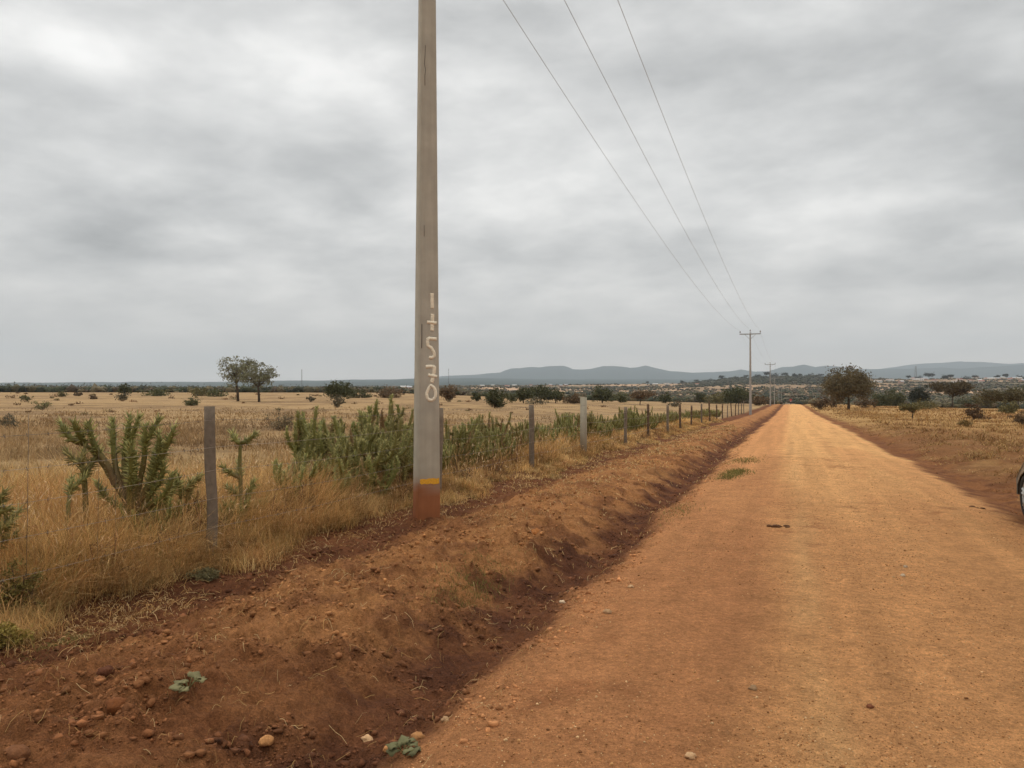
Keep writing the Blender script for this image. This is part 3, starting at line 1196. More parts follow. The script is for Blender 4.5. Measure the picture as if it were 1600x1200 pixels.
drawn_cactus(-6.5, [([(138, 790), (138, 740), (136, 722)], .3), ([(136, 722), (137, 708), (137, 697)], .0), ([(136, 722), (122, 721), (113, 712), (109, 703)], .0),
                    ([(138, 740), (142, 722), (145, 708)], 0)], 138, 'small forked cactus left of the largest cactus', HG, .029, 5)
drawn_cactus(-6.4, [([(104, 790), (103, 765), (101, 748)], .1), ([(103, 765), (112, 756), (115, 746)], .0)], 104, 'lowest cactus sprig in the dry grass at far left of the cactus row', HG, .025, 6)
drawn_cactus(-6.15, [([(292, 800), (291, 765), (292, 738)], .2), ([(291, 765), (308, 752), (312, 742)], .0), ([(292, 780), (300, 765), (303, 750)], 0)], 292,
             'short cactus shoots just left of the nearest fence post', HG, .025, 8)
drawn_cactus(-6.0, [([(380, 790), (378, 745), (378, 715), (381, 692)], .95), ([(381, 692), (371, 690), (366, 682), (364, 673)], .05),
                    ([(381, 692), (390, 690), (398, 684), (405, 675)], .05), ([(378, 745), (362, 738), (352, 726)], .1), ([(378, 745), (372, 730), (366, 722)], 0),
                    ([(380, 770), (360, 770), (350, 758)], 0), ([(380, 775), (392, 765), (396, 752)], 0)], 380,
             'thin y shaped cactus right of the nearest fence post', HG, .029, 9)
drawn_cactus(-6.0, [([(-20, 860), (-12, 800), (4, 775), (10, 765)], .3), ([(-12, 800), (8, 800), (26, 792)], .0), ([(-20, 860), (0, 830), (24, 815)], .1), ([(-12, 800), (-6, 775), (-4, 755)], 0),
                    ([(0, 830), (10, 815), (14, 800)], 0), ([(-20, 850), (-2, 850), (12, 838)], 0)], -20, 'cactus cut by the left edge of the picture', HG, .029, 11)

# the hedge: five kinds of plant, copied along the fence
kinds = []
for s, (n_, H_, sp_) in enumerate(((11, 1.45, .5), (9, 1.2, .55), (13, 1.05, .6), (8, 1.5, .4), (10, .95, .6))):
    kinds.append(random_cactus(40 + s, n_, H_, sp_))
protos = [None] * 5
hedge = []
for px_, X, kd, sc_, lb in ((482, -6.1, 4, .85, 'low bushy cactus at the left end of the clump by the concrete pole'),
                            (512, -6.6, 0, 1.0, 'tall cactus with paired upright arms at the left of the clump by the concrete pole'),
                            (540, -6.2, 2, .95, 'wide dense cactus in the front of the clump by the concrete pole'),
                            (562, -6.9, 1, 1.2, 'broad cactus in the middle of the clump left of the concrete pole'),
                            (590, -6.5, 3, .98, 'upright cactus in the clump left of the concrete pole'),
                            (612, -6.8, 0, 1.12, 'tallest cactus of the clump left of the concrete pole'),
                            (634, -6.2, 1, .92, 'cactus leaning out beside the left face of the concrete pole'),
                            (560, -6.0, 4, .8, 'short cactus under the fence wires left of the concrete pole'),
                            (496, -6.35, 1, .85, 'bushy cactus second from the left end of the clump by the concrete pole'),
                            (527, -6.9, 3, .95, 'upright cactus behind the left half of the clump by the concrete pole'),
                            (552, -6.4, 1, .95, 'broad cactus in front of the middle of the clump by the concrete pole'),
                            (576, -6.2, 2, 1.0, 'wide dense cactus right of the middle of the clump by the concrete pole'),
                            (602, -6.3, 4, 1.1, 'bushy cactus in front of the tallest cactus of the clump'),
                            (624, -6.5, 2, 1.05, 'wide dense cactus beside the concrete pole at the right of the clump'),
                            (606, -6.0, 2, .75, 'short dark cactus under the wires close to the concrete pole')):
    Y, dep = on_x(px_, X)
    hedge.append((X, Y, kd, sc_, lb))
for px_, X, kd, sc_, lb in ((246, -6.05, 2, .50, 'bushy cactus low in the grass at the right foot of the largest cactus'),
                            (224, -6.0, 4, .42, 'low cactus directly in front of the largest cactus trunk'),
                            (276, -6.3, 1, .48, 'bushy cactus between the largest cactus and the nearest fence post'),
                            (306, -6.1, 4, .38, 'small bushy cactus touching the left side of the nearest fence post'),
                            (128, -6.4, 4, .36, 'small bushy cactus under the small forked cactus'),
                            (352, -6.0, 2, .42, 'low bushy cactus at the right foot of the nearest fence post'),
                            (392, -6.2, 4, .42, 'low bushy cactus at the foot of the thin y shaped cactus')):
    Y, dep = on_x(px_, X)
    hedge.append((X, Y, kd, sc_, lb))
Y = 12.3
names_near = 'spiny cactus in the green hedge behind the fence right of the concrete pole'
names_far = 'small distant cactus in the hedge towards the far end of the fence'
while Y < 74:
    far = Y > 27
    hedge.append((-6.25 - .5 * rng.random() - (.5 if rng.random() < .35 else 0), Y, int(rng.integers(5)), (.66 + .22 * rng.random()) * (1 if Y < 40 else .8), names_far if far else names_near))
    Y += (.46 if not far else .85) * (.7 + .6 * rng.random())
for X, Y, kd, sc_, lb in hedge:
    if protos[kd] is None:
        protos[kd] = o = cactus('spiny_cactus', (X, Y, hz(X, Y)), kinds[kd][0], kinds[kd][1], lb, HG)
    else:
        o = copy_tree(protos[kd])
        o.location = (X, Y, hz(X, Y))
    o.rotation_euler = (0, 0, rng.random() * 6.28)
    o.scale = (sc_, sc_, sc_)
    o['label'] = lb


# ------------------------------------------------------------------ trees and bushes
def leaf_cloud(mb, c, n, sig, size, col, rg, flat=.6):
    """n leaf sprays round the points c"""
    k = len(c)
    i = rg.integers(0, k, n)
    p = c[i] + rg.normal(size=(n, 3)) * sig * np.array((1, 1, flat))
    d = rg.normal(size=(n, 3))
    d /= np.linalg.norm(d, axis=1)[:, None]
    e = np.cross(d, rg.normal(size=(n, 3)))
    e /= np.linalg.norm(e, axis=1)[:, None] + 1e-9
    s = size * (.5 + rg.random(n))[:, None]
    v = np.stack([p - d * s, p + e * s * .45, p + d * s, p - e * s * .45], 1).reshape(-1, 3)
    f = np.arange(n * 4).reshape(-1, 4)
    tone = (.75 + .5 * rg.random(k))[i] * (.8 + .4 * rg.random(n))
    cc = np.tile(col, (n, 1)) * tone[:, None]
    mb.add(v, f, np.repeat(cc, 4, axis=0))


def grow(H, W, rg, style, leaf, nleaf, col, bark):
    """style: acacia (clear trunk, spreading), dome (dense, drooping), bush (from the ground), thorn (twiggy)"""
    tr, cr = MB(), MB()
    tips = []
    rad0 = .022 * H + .03
    p = dict(acacia=(.36, 4, 1.0), dome=(.30, 6, 1.0), bush=(.05, 9, 1.0), thorn=(.06, 8, 1.0), umbrella=(.45, 6, 1.0))[style]
    hb = H * p[0]
    lean = rg.normal(size=2) * .04 * H
    fork = np.array((lean[0], lean[1], hb))
    if style in ('acacia', 'dome', 'umbrella'):
        tr.tube([(0, 0, -.3), (lean[0] * .3, lean[1] * .3, hb * .5), fork], [rad0 * 1.25, rad0, rad0 * .85], 7, bark)
    for i in range(p[1]):
        a = 6.283 * (i + rg.random() * .7) / p[1]
        o = W / 2 * (.35 + .6 * rg.random())
        if style == 'umbrella':
            top = H * (.86 + .1 * rg.random())
        elif style == 'acacia':
            top = H * (.62 + .36 * rg.random()) * (1.0 if o < W * .36 else .86)
        else:
            top = H * (.45 + .5 * rg.random()) * (1.0 if o < W * .33 else .8)
        e = np.array((math.cos(a) * o, math.sin(a) * o, max(top, hb + .1 * H)))
        s0 = fork if style in ('acacia', 'dome', 'umbrella') else np.array((rg.normal() * .05 * W, rg.normal() * .05 * W, -.05))
        mid = s0 + (e - s0) * .5 + np.array((math.cos(a), math.sin(a), 0)) * W * .05 + rg.normal(size=3) * .03 * H
        r0 = rad0 * (.6 if style in ('acacia', 'dome', 'umbrella') else .35)
        tr.tube([s0, mid, e], [r0, r0 * .6, r0 * .3], 5, bark, cap=False)
        for j in range(5):
            t = .35 + .65 * (j + rg.random()) / 5
            q = (s0 + (mid - s0) * t * 2) if t < .5 else (mid + (e - mid) * (t - .5) * 2)
            dd = rg.normal(size=3) * np.array((1, 1, .6))
            if style == 'umbrella':
                dd[2] = abs(dd[2]) * .3
            dd /= np.linalg.norm(dd) + 1e-9
            l = (.12 + .14 * rg.random()) * W
            e2 = q + dd * l + np.array((0, 0, .03 * H if style != 'dome' else -.01 * H))
            e2[2] = min(max(e2[2], H * (.12 if style in ('bush', 'thorn') else p[0] * .9)), H)
            tr.tube([q, (q + e2) / 2 + rg.normal(size=3) * .02 * H, e2], [r0 * .3, r0 * .2, r0 * .12], 4, bark, cap=False)
            for k in range(4):
                dd2 = rg.normal(size=3)
                dd2 /= np.linalg.norm(dd2)
                e3 = e2 + dd2 * l * .6 * rg.random()
                e3[2] = min(max(e3[2], .08 * H), H)
                tr.tube([q + (e2 - q) * .6, e3], [r0 * .12, r0 * .05], 3, bark, cap=False)
                tips.append(e3)
            tips.append(e2)
    tips = np.array(tips)
    sig = .055 * W if style == 'acacia' else .085 * W
    if style == 'thorn':
        sig = .06 * W
    leaf_cloud(cr, tips, nleaf, sig, leaf, col, rg, .55 if style != 'bush' else .8)
    if style == 'acacia':    # airy billows of small leaf right through the crown
        m = 150
        q = rg.normal(size=(m, 3))
        q /= np.linalg.norm(q, axis=1)[:, None]
        q *= (rg.random(m) ** .4)[:, None]
        q = q * np.array((W * .46, W * .46, H * .30)) + np.array((0, 0, H * .66))
        for p_ in q[::2]:
            tr.tube([fork + (p_ - fork) * .35 + rg.normal(size=3) * .02 * H, fork + (p_ - fork) * .7 + (0, 0, .02 * H), p_], [rad0 * .12, rad0 * .09, rad0 * .05], 3, bark, cap=False)
        leaf_cloud(cr, q, nleaf, .035 * W, leaf, col, rg, .6)
    if style == 'dome':      # hanging outer sprays
        m = 260
        q = rg.normal(size=(m, 3))
        q[:, 2] = np.abs(q[:, 2])
        q /= np.linalg.norm(q, axis=1)[:, None]
        q *= (rg.random(m) ** .3)[:, None] * (.9 + .15 * rg.random(m))[:, None]
        q = q * np.array((W * .46, W * .46, H * .60)) + np.array((0, 0, H * .37))
        leaf_cloud(cr, q, nleaf // 2, .045 * W, leaf, col, rg, .7)
        a = rg.random(160) * 6.283
        q = np.stack([np.cos(a) * W * .45, np.sin(a) * W * .45, H * (.38 + .35 * rg.random(160))], 1) * (.8 + .25 * rg.random(160))[:, None]
        leaf_cloud(cr, q, nleaf // 3, .06 * W, leaf, col * .95, rg, 1.2)
    v = np.concatenate(cr.v)
    for a_ in cr.v:
        a_[:, 2] = np.maximum(a_[:, 2], .03 * H)
    return tr, cr


DG, MG, OLV, BRN, GRY, PLG = lin(84, 84, 56), lin(98, 97, 65), lin(110, 101, 65), lin(110, 90, 67), lin(104, 96, 76), lin(124, 118, 80)
BK = lin(86, 74, 62)
plants = [
    # px, base y, top y, width px, style, colour, density, category, label
    (372, 627, 553, 66, 'acacia', lin(132, 130, 102), .62, 'tree', 'taller of two airy acacia trees standing together in the left pasture'),
    (405, 628, 564, 56, 'acacia', lin(126, 124, 98), .75, 'tree', 'lower right tree of the two airy acacias in the left pasture'),
    (195, 619, 598, 19, 'dome', DG, 1.0, 'tree', 'small dark round tree alone on the left pasture'),
    (191, 626, 615, 20, 'bush', GRY, .6, 'bush', 'grey green bush at the foot of the small round tree'),
    (245, 619, 611, 38, 'bush', MG, .9, 'bush', 'long low green bush on the pasture edge right of the small round tree'),
    (300, 634, 622, 24, 'bush', MG, .8, 'bush', 'round green bush in front of the left pasture, above the nearest post'),
    (313, 619, 607, 32, 'bush', OLV, .9, 'bush', 'green bush on the pasture edge just left of the two acacias'),
    (338, 620, 610, 28, 'bush', MG, .8, 'bush', 'low green bush at the left foot of the two acacias'),
    (97, 620, 613, 14, 'bush', OLV, .7, 'bush', 'tiny dark bush on the left pasture skyline'),
    (122, 619, 611, 12, 'thorn', BRN, .4, 'bush', 'tiny brown leafless bush on the left pasture'),
    (40, 628, 612, 15, 'thorn', MG, .5, 'bush', 'thin upright green bush near the left edge of the pasture'),
    (66, 640, 620, 30, 'thorn', PLG, .35, 'bush', 'pale sparse bush in the left pasture near the wire'),
    (14, 672, 644, 34, 'thorn', GRY, .4, 'bush', 'grey brown bush at the left edge of the pasture'),
    (146, 624, 616, 14, 'thorn', BRN, .4, 'bush', 'brown dry bush left of the small round tree'),
    (527, 630, 592, 40, 'dome', DG, 1.2, 'tree', 'dense dark tree in the pasture right of the two acacias'),
    (527, 637, 617, 24, 'thorn', GRY, .7, 'bush', 'grey bush growing in front of the dense dark pasture tree'),
    (485, 628, 616, 13, 'thorn', GRY, .7, 'bush', 'slim grey bush between the acacias and the dense dark tree'),
    (560, 622, 609, 34, 'bush', DG, .9, 'bush', 'low dark bush touching the right side of the dense pasture tree'),
    (610, 622, 608, 38, 'bush', BRN, .9, 'bush', 'brown scrub bush behind the cactus clump left of the concrete pole'),
    (440, 672, 640, 60, 'thorn', lin(122, 108, 82), .3, 'bush', 'straggly pale bush behind the thin y shaped cactus'),
    (702, 628, 600, 26, 'bush', BRN, 1.0, 'bush', 'brown bush directly right of the concrete pole at the pasture edge'),
    (745, 627, 612, 14, 'bush', DG, 1.0, 'bush', 'small dark bush between the brown bush and the nearer dark bush'),
    (775, 638, 608, 32, 'bush', DG, 1.2, 'bush', 'dark green bush standing out in the pasture beyond the cactus hedge'),
    (799, 628, 614, 15, 'bush', MG, 1.0, 'bush', 'small green bush left of the dark tree trio beyond the hedge'),
    (818, 630, 604, 27, 'dome', DG, 1.3, 'tree', 'left tree of the dark trio beyond the cactus hedge'),
    (846, 629, 601, 36, 'dome', DG, 1.3, 'tree', 'middle and tallest tree of the dark trio beyond the hedge'),
    (868, 630, 609, 26, 'dome', DG, 1.3, 'tree', 'right tree of the dark trio beyond the cactus hedge'),
    (838, 632, 620, 34, 'thorn', GRY, .5, 'bush', 'grey leafless bush in front of the dark tree trio'),
    (896, 631, 614, 30, 'bush', BRN, 1.0, 'bush', 'reddish brown bush just left of the tall pale post'),
    (941, 630, 604, 34, 'dome', DG, 1.2, 'tree', 'dark rounded tree right of the tall pale post'),
    (970, 629, 612, 22, 'bush', MG, 1.0, 'bush', 'green bush right of the dark rounded tree by the pale post'),
    (1000, 633, 614, 42, 'umbrella', BRN, 1.2, 'bush', 'wide flat brown thorn bush beyond the hedge'),
    (1040, 630, 613, 19, 'bush', DG, 1.0, 'bush', 'dark bush beyond the middle of the hedge'),
    (1054, 636, 626, 16, 'thorn', GRY, .6, 'bush', 'small grey bush in the grass beyond the hedge'),
    (1094, 630, 611, 15, 'bush', DG, 1.1, 'bush', 'dark upright bush left of the crossarm pole'),
    (1124, 631, 615, 44, 'bush', OLV, 1.0, 'bush', 'olive brown bush mass left of the crossarm pole'),
    (1154, 633, 605, 46, 'dome', DG, 1.2, 'tree', 'large dark green tree behind the crossarm pole'),
    (1186, 634, 615, 30, 'thorn', BRN, .9, 'bush', 'brown bush between the two crossarm poles'),
    (1326, 641, 569, 67, 'dome', lin(108, 96, 70), 1.2, 'tree', 'largest dome shaped acacia standing right of the road'),
    (1282, 640, 618, 26, 'thorn', BRN, .8, 'bush', 'brown bush at the left foot of the large dome acacia'),
    (1300, 637, 616, 32, 'thorn', BRN, .8, 'bush', 'brown undergrowth behind the large dome acacia'),
    (1352, 638, 617, 26, 'thorn', BRN, .8, 'bush', 'brown bush at the right foot of the large dome acacia'),
    (1378, 635, 613, 34, 'bush', DG, 1.2, 'bush', 'round dark bush right of the large dome acacia'),
    (1400, 633, 611, 34, 'bush', DG, 1.2, 'bush', 'greener bush joined to the round dark bush on the right'),
    (1436, 630, 603, 30, 'dome', lin(58, 60, 48), 1.2, 'tree', 'dark bushy tree in the middle of the right pasture edge'),
    (1488, 638, 600, 54, 'umbrella', lin(86, 74, 50), 1.3, 'tree', 'flat topped brown acacia on the right pasture'),
    (1425, 655, 633, 34, 'umbrella', OLV, .6, 'tree', 'small thin green acacia sapling near the road on the right'),
    (1522, 658, 633, 38, 'thorn', lin(94, 72, 52), .9, 'bush', 'tangled reddish brown thorn bush on the right pasture'),
    (1540, 634, 613, 30, 'bush', OLV, .9, 'bush', 'olive bush right of the flat topped acacia'),
    (1572, 643, 613, 52, 'umbrella', lin(90, 80, 54), 1.2, 'tree', 'low spreading acacia near the right edge of the picture'),
    (1576, 647, 628, 26, 'bush', OLV, .9, 'bush', 'olive bush under the low spreading acacia at right'),
    (1508, 668, 655, 20, 'bush', lin(128, 104, 62), .8, 'bush', 'small brown tussock bush in the dry right pasture'),
    (1600, 666, 640, 36, 'thorn', BRN, .8, 'bush', 'brown dry bush cut by the right edge of the picture'),
    (1445, 640, 628, 36, 'bush', OLV, .7, 'bush', 'low olive bush behind the thin acacia sapling'),
    (1512, 636, 622, 24, 'bush', DG, .8, 'bush', 'small dark bush at the right foot of the flat topped acacia'),
    (1592, 618, 600, 40, 'dome', MG, 1.0, 'tree', 'green tree on the far slope at the right edge'),
]


def build_plants():
    for i, (px, yb, yt, wd, style, col, dens, cat, lb) in enumerate(plants):
        rg = np.random.default_rng(300 + i)
        x, y, z, dep = at_px(px, yb, 8.0, 420.0)
        # the height follows from where the crown ends above its own foot
        ybase = HY + (CH - z) / dep * F
        H = max(.35, (ybase - yt) / F * dep)
        W = wd / F * dep
        e = empty({'tree': 'acacia_tree' if style in ('acacia', 'umbrella', 'dome') else 'tree', 'bush': 'thorn_bush' if style == 'thorn' else 'bush'}[cat], (x, y, z))
        tag(e, lb, cat)
        px_area = wd * (yb - yt)
        leaf = max(.035, 1.05 / 768 * dep * .9)
        n = int(min(9000, max(300, px_area * 2.6 * dens * {'acacia': .20, 'dome': .5}.get(style, 1.0))))
        if style == 'thorn':
            n = int(n * .6)
        tr, cr = grow(H, W, rg, style, leaf, n, col, BK)
        tr.build('trunk', M_BARK, e, True)
        cr.build('crown', M_LEAF, e)


build_plants()

# ------------------------------------------------------------------ scrub on the far slopes (stuff)
ico_v = np.array([(0, 0, 1), (.894, 0, .447), (.276, .851, .447), (-.724, .526, .447), (-.724, -.526, .447), (.276, -.851, .447),
                  (.724, .526, -.447), (-.276, .851, -.447), (-.894, 0, -.447), (-.276, -.851, -.447), (.724, -.526, -.447), (0, 0, -1)])
ico_f = np.array([(0, 1, 2), (0, 2, 3), (0, 3, 4), (0, 4, 5), (0, 5, 1), (1, 6, 2), (2, 7, 3), (3, 8, 4), (4, 9, 5), (5, 10, 1),
                  (2, 6, 7), (3, 7, 8), (4, 8, 9), (5, 9, 10), (1, 10, 6), (11, 7, 6), (11, 8, 7), (11, 9, 8), (11, 10, 9), (11, 6, 10)])


def lumps(mb, P, S, cols, rg, sq=.75, jit=.3):
    n = len(P)
    v = ico_v[None] * (1 + jit * rg.normal(size=(n, 12, 1))) * S[:, None, None] * np.array((1, 1, sq))
    a = rg.random(n) * 6.283
    c, s = np.cos(a)[:, None], np.sin(a)[:, None]
    x = v[..., 0] * c - v[..., 1] * s
    y = v[..., 0] * s + v[..., 1] * c
    v = np.stack([x, y, v[..., 2]], -1) + P[:, None]
    f = (ico_f[None] + np.arange(n)[:, None, None] * 12).reshape(-1, 3)
    cc = np.repeat(cols, 12, axis=0) * (1 + .25 * rg.normal(size=(n * 12, 1)))
    mb.add(v.reshape(-1, 3), f, np.clip(cc, .004, 1))


def scrub():
    rg = np.random.default_rng(99)
    n = 95000
    px = -150 + 1900 * rg.random(n)
    r = np.exp(rg.uniform(math.log(330), math.log(3400), n))
    th = np.arctan((px - 800) / F)
    dep = r * np.cos(th)
    k = (px - 800) / F
    X, Y = (-SA + k * CA) * dep, (CA + k * SA) * dep
    g = fbm(X / 150, Y / 150, 3, 150) + .5 * fbm(X / 40, Y / 40, 2, 151)
    ridge = ss(1040, 1110, px) * ss(1345, 1290, px) * ss(1300, 1450, r)
    nearb = ss(720, 480, r)
    right = ss(1240, 1330, px)
    keep = (g + .75 * ridge + .55 * nearb + .25 * right * ss(1500, 900, r) + .3 * ss(650, 450, px)) > rg.uniform(-.35, 1.15, n)
    keep &= ~((np.abs(X) < 7) & (r < 600))
    X, Y, r, px, ridge, nearb = (a[keep] for a in (X, Y, r, px, ridge, nearb))
    n = len(X)
    z = height(X, Y)
    S = (1.1 + 1.5 * rg.random(n) ** 2) * (1 + .9 * ridge * rg.random(n)) * (1 + .35 * ss(1200, 2600, r))
    pal = np.stack([lin(70, 72, 50), lin(92, 84, 60), lin(86, 72, 54), lin(112, 100, 74), lin(60, 62, 46)])
    cols = pal[rg.integers(0, 5, n)]
    cols = mixc(cols, np.tile(lin(62, 62, 46), (n, 1)), .7 * ridge)
    mb = MB()
    # two overlapping lumps and a leaf fringe make the outline uneven
    P = np.stack([X, Y, z + S * .45], 1)
    lumps(mb, P, S, cols, rg, .7, .22)
    P2 = P + np.stack([rg.normal(size=n) * S * .8, rg.normal(size=n) * S * .8, S * .25 * rg.random(n)], 1)
    lumps(mb, P2, S * .65, cols * 1.1, rg, .8, .25)
    o = mb.build('far_scrub', M_LEAF)
    tag(o, 'thick dark scrub covering the far slopes under the hills', 'scrub', None, 'stuff')
    # nearest scrub edge seen as individual leaves
    nb = r < 640
    mb = MB()
    C = P[nb]
    rep = 60
    i = np.repeat(np.arange(len(C)), rep)
    pts = C[i] + rg.normal(size=(len(i), 3)) * (S[nb][i] * .62)[:, None] * np.array((1, 1, .62))
    pts[:, 2] = np.maximum(pts[:, 2], z[nb][i])
    d = rg.normal(size=(len(i), 3))
    d /= np.linalg.norm(d, axis=1)[:, None]
    e = np.cross(d, rg.normal(size=(len(i), 3)))
    e /= np.linalg.norm(e, axis=1)[:, None]
    s = (r[nb][i] / 768 * .75)[:, None]
    v = np.stack([pts - d * s, pts + e * s * .6, pts + d * s, pts - e * s * .6], 1).reshape(-1, 3)
    cc = cols[nb][i] * (.7 + .6 * rg.random((len(i), 1)))
    mb.add(v, np.arange(len(v)).reshape(-1, 4), np.repeat(cc, 4, axis=0))
    o = mb.build('scrub_edge', M_LEAF)
    tag(o, 'mixed brown and green scrub along the far edge of the pasture', 'scrub', None, 'stuff')


scrub()


def far_at(px, y, r0=560, r1=3000):
    d = dirpx(px)
    k = (px - 800) / F
    ct = 1 / math.sqrt(1 + k * k)
    t = np.linspace(r0 * ct, r1 * ct, 800)
    z = height(d[0] * t, d[1] * t)
    yy = HY + (CH - z) / t * F
    i = int(np.argmax(yy <= y)) if (yy <= y).any() else int(np.argmin(yy))
    return d[0] * t[i], d[1] * t[i], float(z[i]), t[i]


# flat topped trees along the wooded ridge, each its own tree
ridge_protos = []
RG = 'flat topped trees on the far wooded ridge'
for i, (px, hh) in enumerate(((1012, 7), (1066, 8), (1088, 7), (1108, 8), (1127, 12), (1150, 8), (1166, 8), (1185, 9), (1198, 13), (1209, 12), (1227, 10), (1242, 9), (1250, 8),
                              (1265, 10), (1283, 8), (1296, 8), (1420, 9), (1436, 9), (1452, 13), (1477, 10), (1486, 10), (1511, 8), (1523, 8), (1558, 9), (1572, 11), (1595, 9))):
    x, y, z, dep = far_at(px, T('B', px) + .6, 700)
    if i < 4:
        rg = np.random.default_rng(700 + i)
        tr, cr = grow(9, 10 + 2 * i, rg, ('umbrella', 'dome', 'umbrella', 'bush')[i], .8, 500, lin(58, 58, 42), BK)
        e = empty('ridge_tree', (x, y, z))
        tr.build('trunk', M_BARK, e)
        cr.build('crown', M_LEAF, e)
        ridge_protos.append(e)
    else:
        e = copy_tree(ridge_protos[(i * 7) % 4])
        e.location = (x, y, z)
    s = hh / 9.0
    e.scale = (s, s, s)
    e.rotation_euler = (0, 0, i * 1.3)
    tag(e, 'distant tree standing dark on the skyline of the far slope', 'tree', RG)


# ------------------------------------------------------------------ far houses and masts
def house_mesh(L_, W_, H_, roof, wall, rc):
    b = MB()
    b.box(0, 0, H_ / 2 - .5, L_, W_, H_ + 1, wall)
    rh, ov = W_ * .28, .35
    v = [(-L_ / 2 - ov, -W_ / 2 - ov, H_), (L_ / 2 + ov, -W_ / 2 - ov, H_), (L_ / 2 + ov, W_ / 2 + ov, H_), (-L_ / 2 - ov, W_ / 2 + ov, H_),
         (-L_ / 2 - ov, 0, H_ + rh), (L_ / 2 + ov, 0, H_ + rh)]
    v2 = [(a, c, d + .12) for a, c, d in v]
    b.add(v, [(0, 3, 2, 1)], rc)
    b.add(v2, [(0, 1, 5, 4), (2, 3, 4, 5)], rc)
    b.add(v2, [(0, 4, 3), (1, 2, 5)], wall)
    for k in range(-1, 2):
        b.box(k * L_ * .3, -W_ / 2 - .02, H_ * .5, L_ * .1, .06, H_ * .4, lin(60, 54, 50))
    return b


wallc = [lin(214, 200, 184), lin(196, 176, 150), lin(226, 222, 214), lin(186, 150, 128)]
roofc = [lin(190, 186, 180), lin(150, 96, 78), lin(172, 172, 172), lin(168, 150, 138)]
hp = []
rg = np.random.default_rng(17)
town = [(1425, 593.5), (1432, 595.6), (1440, 595), (1447, 594), (1478, 591.3), (1487, 591.5), (1502, 595.4), (1516, 597), (1525, 592), (1528, 596.8), (1544, 593.8),
        (1550, 594), (1556, 593.8), (1567, 592), (1575, 594.5), (1584, 593), (1592, 593.5), (1390, 596), (1372, 598), (1462, 597), (1535, 598.5), (1598, 597), (1495, 599), (1408, 599)]
left = [(447, 609.4), (456, 610), (463, 609.8), (632, 607.5), (640, 608.4)]
mid = [(755, 604.5), (772, 604), (790, 604.8), (804, 604), (826, 603.6), (862, 603), (878, 604.2), (884, 603), (1024, 602), (1040, 601), (1090, 602), (1306, 599.5)]
for i, (grp, pts) in enumerate((('town', town), ('left', left), ('mid', mid))):
    for j, (px, y) in enumerate(pts):
        x, yy, z, dep = far_at(px + rg.normal() * 1.5, y, 650, 4200)
        if len(hp) < 6:
            k = len(hp)
            o = house_mesh(9 + 3 * (k % 3), 6 + (k % 2), 2.7, None, wallc[k % 4], roofc[(k * 3 + 1) % 4]).build('house', M_WALL)
            hp.append(o)
        else:
            o = hp[int(rg.integers(6))].copy()
            COL.objects.link(o)
        o.location = (x, yy, z + .6)
        o.rotation_euler = (0, 0, YAW + rg.normal() * .4)
        s = 1.0 if grp != 'mid' else .8
        o.scale = (s, s, s)
        tag(o, {'town': 'tiny house of the far hillside town below the hills at right', 'left': 'tiny white building on the far plain left of the concrete pole',
                'mid': 'tiny pale house in the scrub below the table mountain'}[grp], 'house',
            {'town': 'houses of the hillside town', 'left': 'white buildings on the far plain', 'mid': 'scattered houses in the far scrub'}[grp])


def lattice_mast(px, ytop, ybot, r0, wbase, label, wtop=.4):
    x, y, z, dep = far_at(px, ybot, r0, 4200)
    H = (ybot - ytop) / F * dep
    e = empty('radio_mast', (x, y, z))
    tag(e, label, 'mast')
    b = MB()
    m = 9
    c = lin(120, 116, 114)
    for sx, sy in ((-1, -1), (1, -1), (1, 1), (-1, 1)):
        b.tube([(sx * wbase / 2, sy * wbase / 2, -1), (sx * wtop / 2, sy * wtop / 2, H)], .16 if wbase < 2 else .2, 4, c)
    for k in range(m):
        for q in range(4):
            a0, a1 = [(-1, -1), (1, -1), (1, 1), (-1, 1)][q], [(-1, -1), (1, -1), (1, 1), (-1, 1)][(q + 1) % 4]
            t0, t1 = k / m, (k + 1) / m
            w0, w1 = wbase + (wtop - wbase) * t0, wbase + (wtop - wbase) * t1
            b.tube([(a0[0] * w0 / 2, a0[1] * w0 / 2, H * t0), (a1[0] * w1 / 2, a1[1] * w1 / 2, H * t1)], .11, 4, c, cap=False)
    b.build('tower', M_STEEL, e)
    b = MB()
    for k in range(3):
        a = k * 2.1
        b.box(math.cos(a) * (wtop / 2 + .5), math.sin(a) * (wtop / 2 + .5), H * .93, .5, .5, 2.4, lin(190, 190, 190), a)
    b.build('antenna', M_STEEL, e)


lattice_mast(1431, 572, 594, 1200, 4.5, 'lattice radio tower above the far town at right', 1.6)
lattice_mast(471.5, 577, 608, 1800, 1.2, 'slender tall mast on the far plain right of the two acacias', .8)
lattice_mast(701, 576, 603, 1200, .5, 'very thin faint mast just right of the concrete pole', .3)


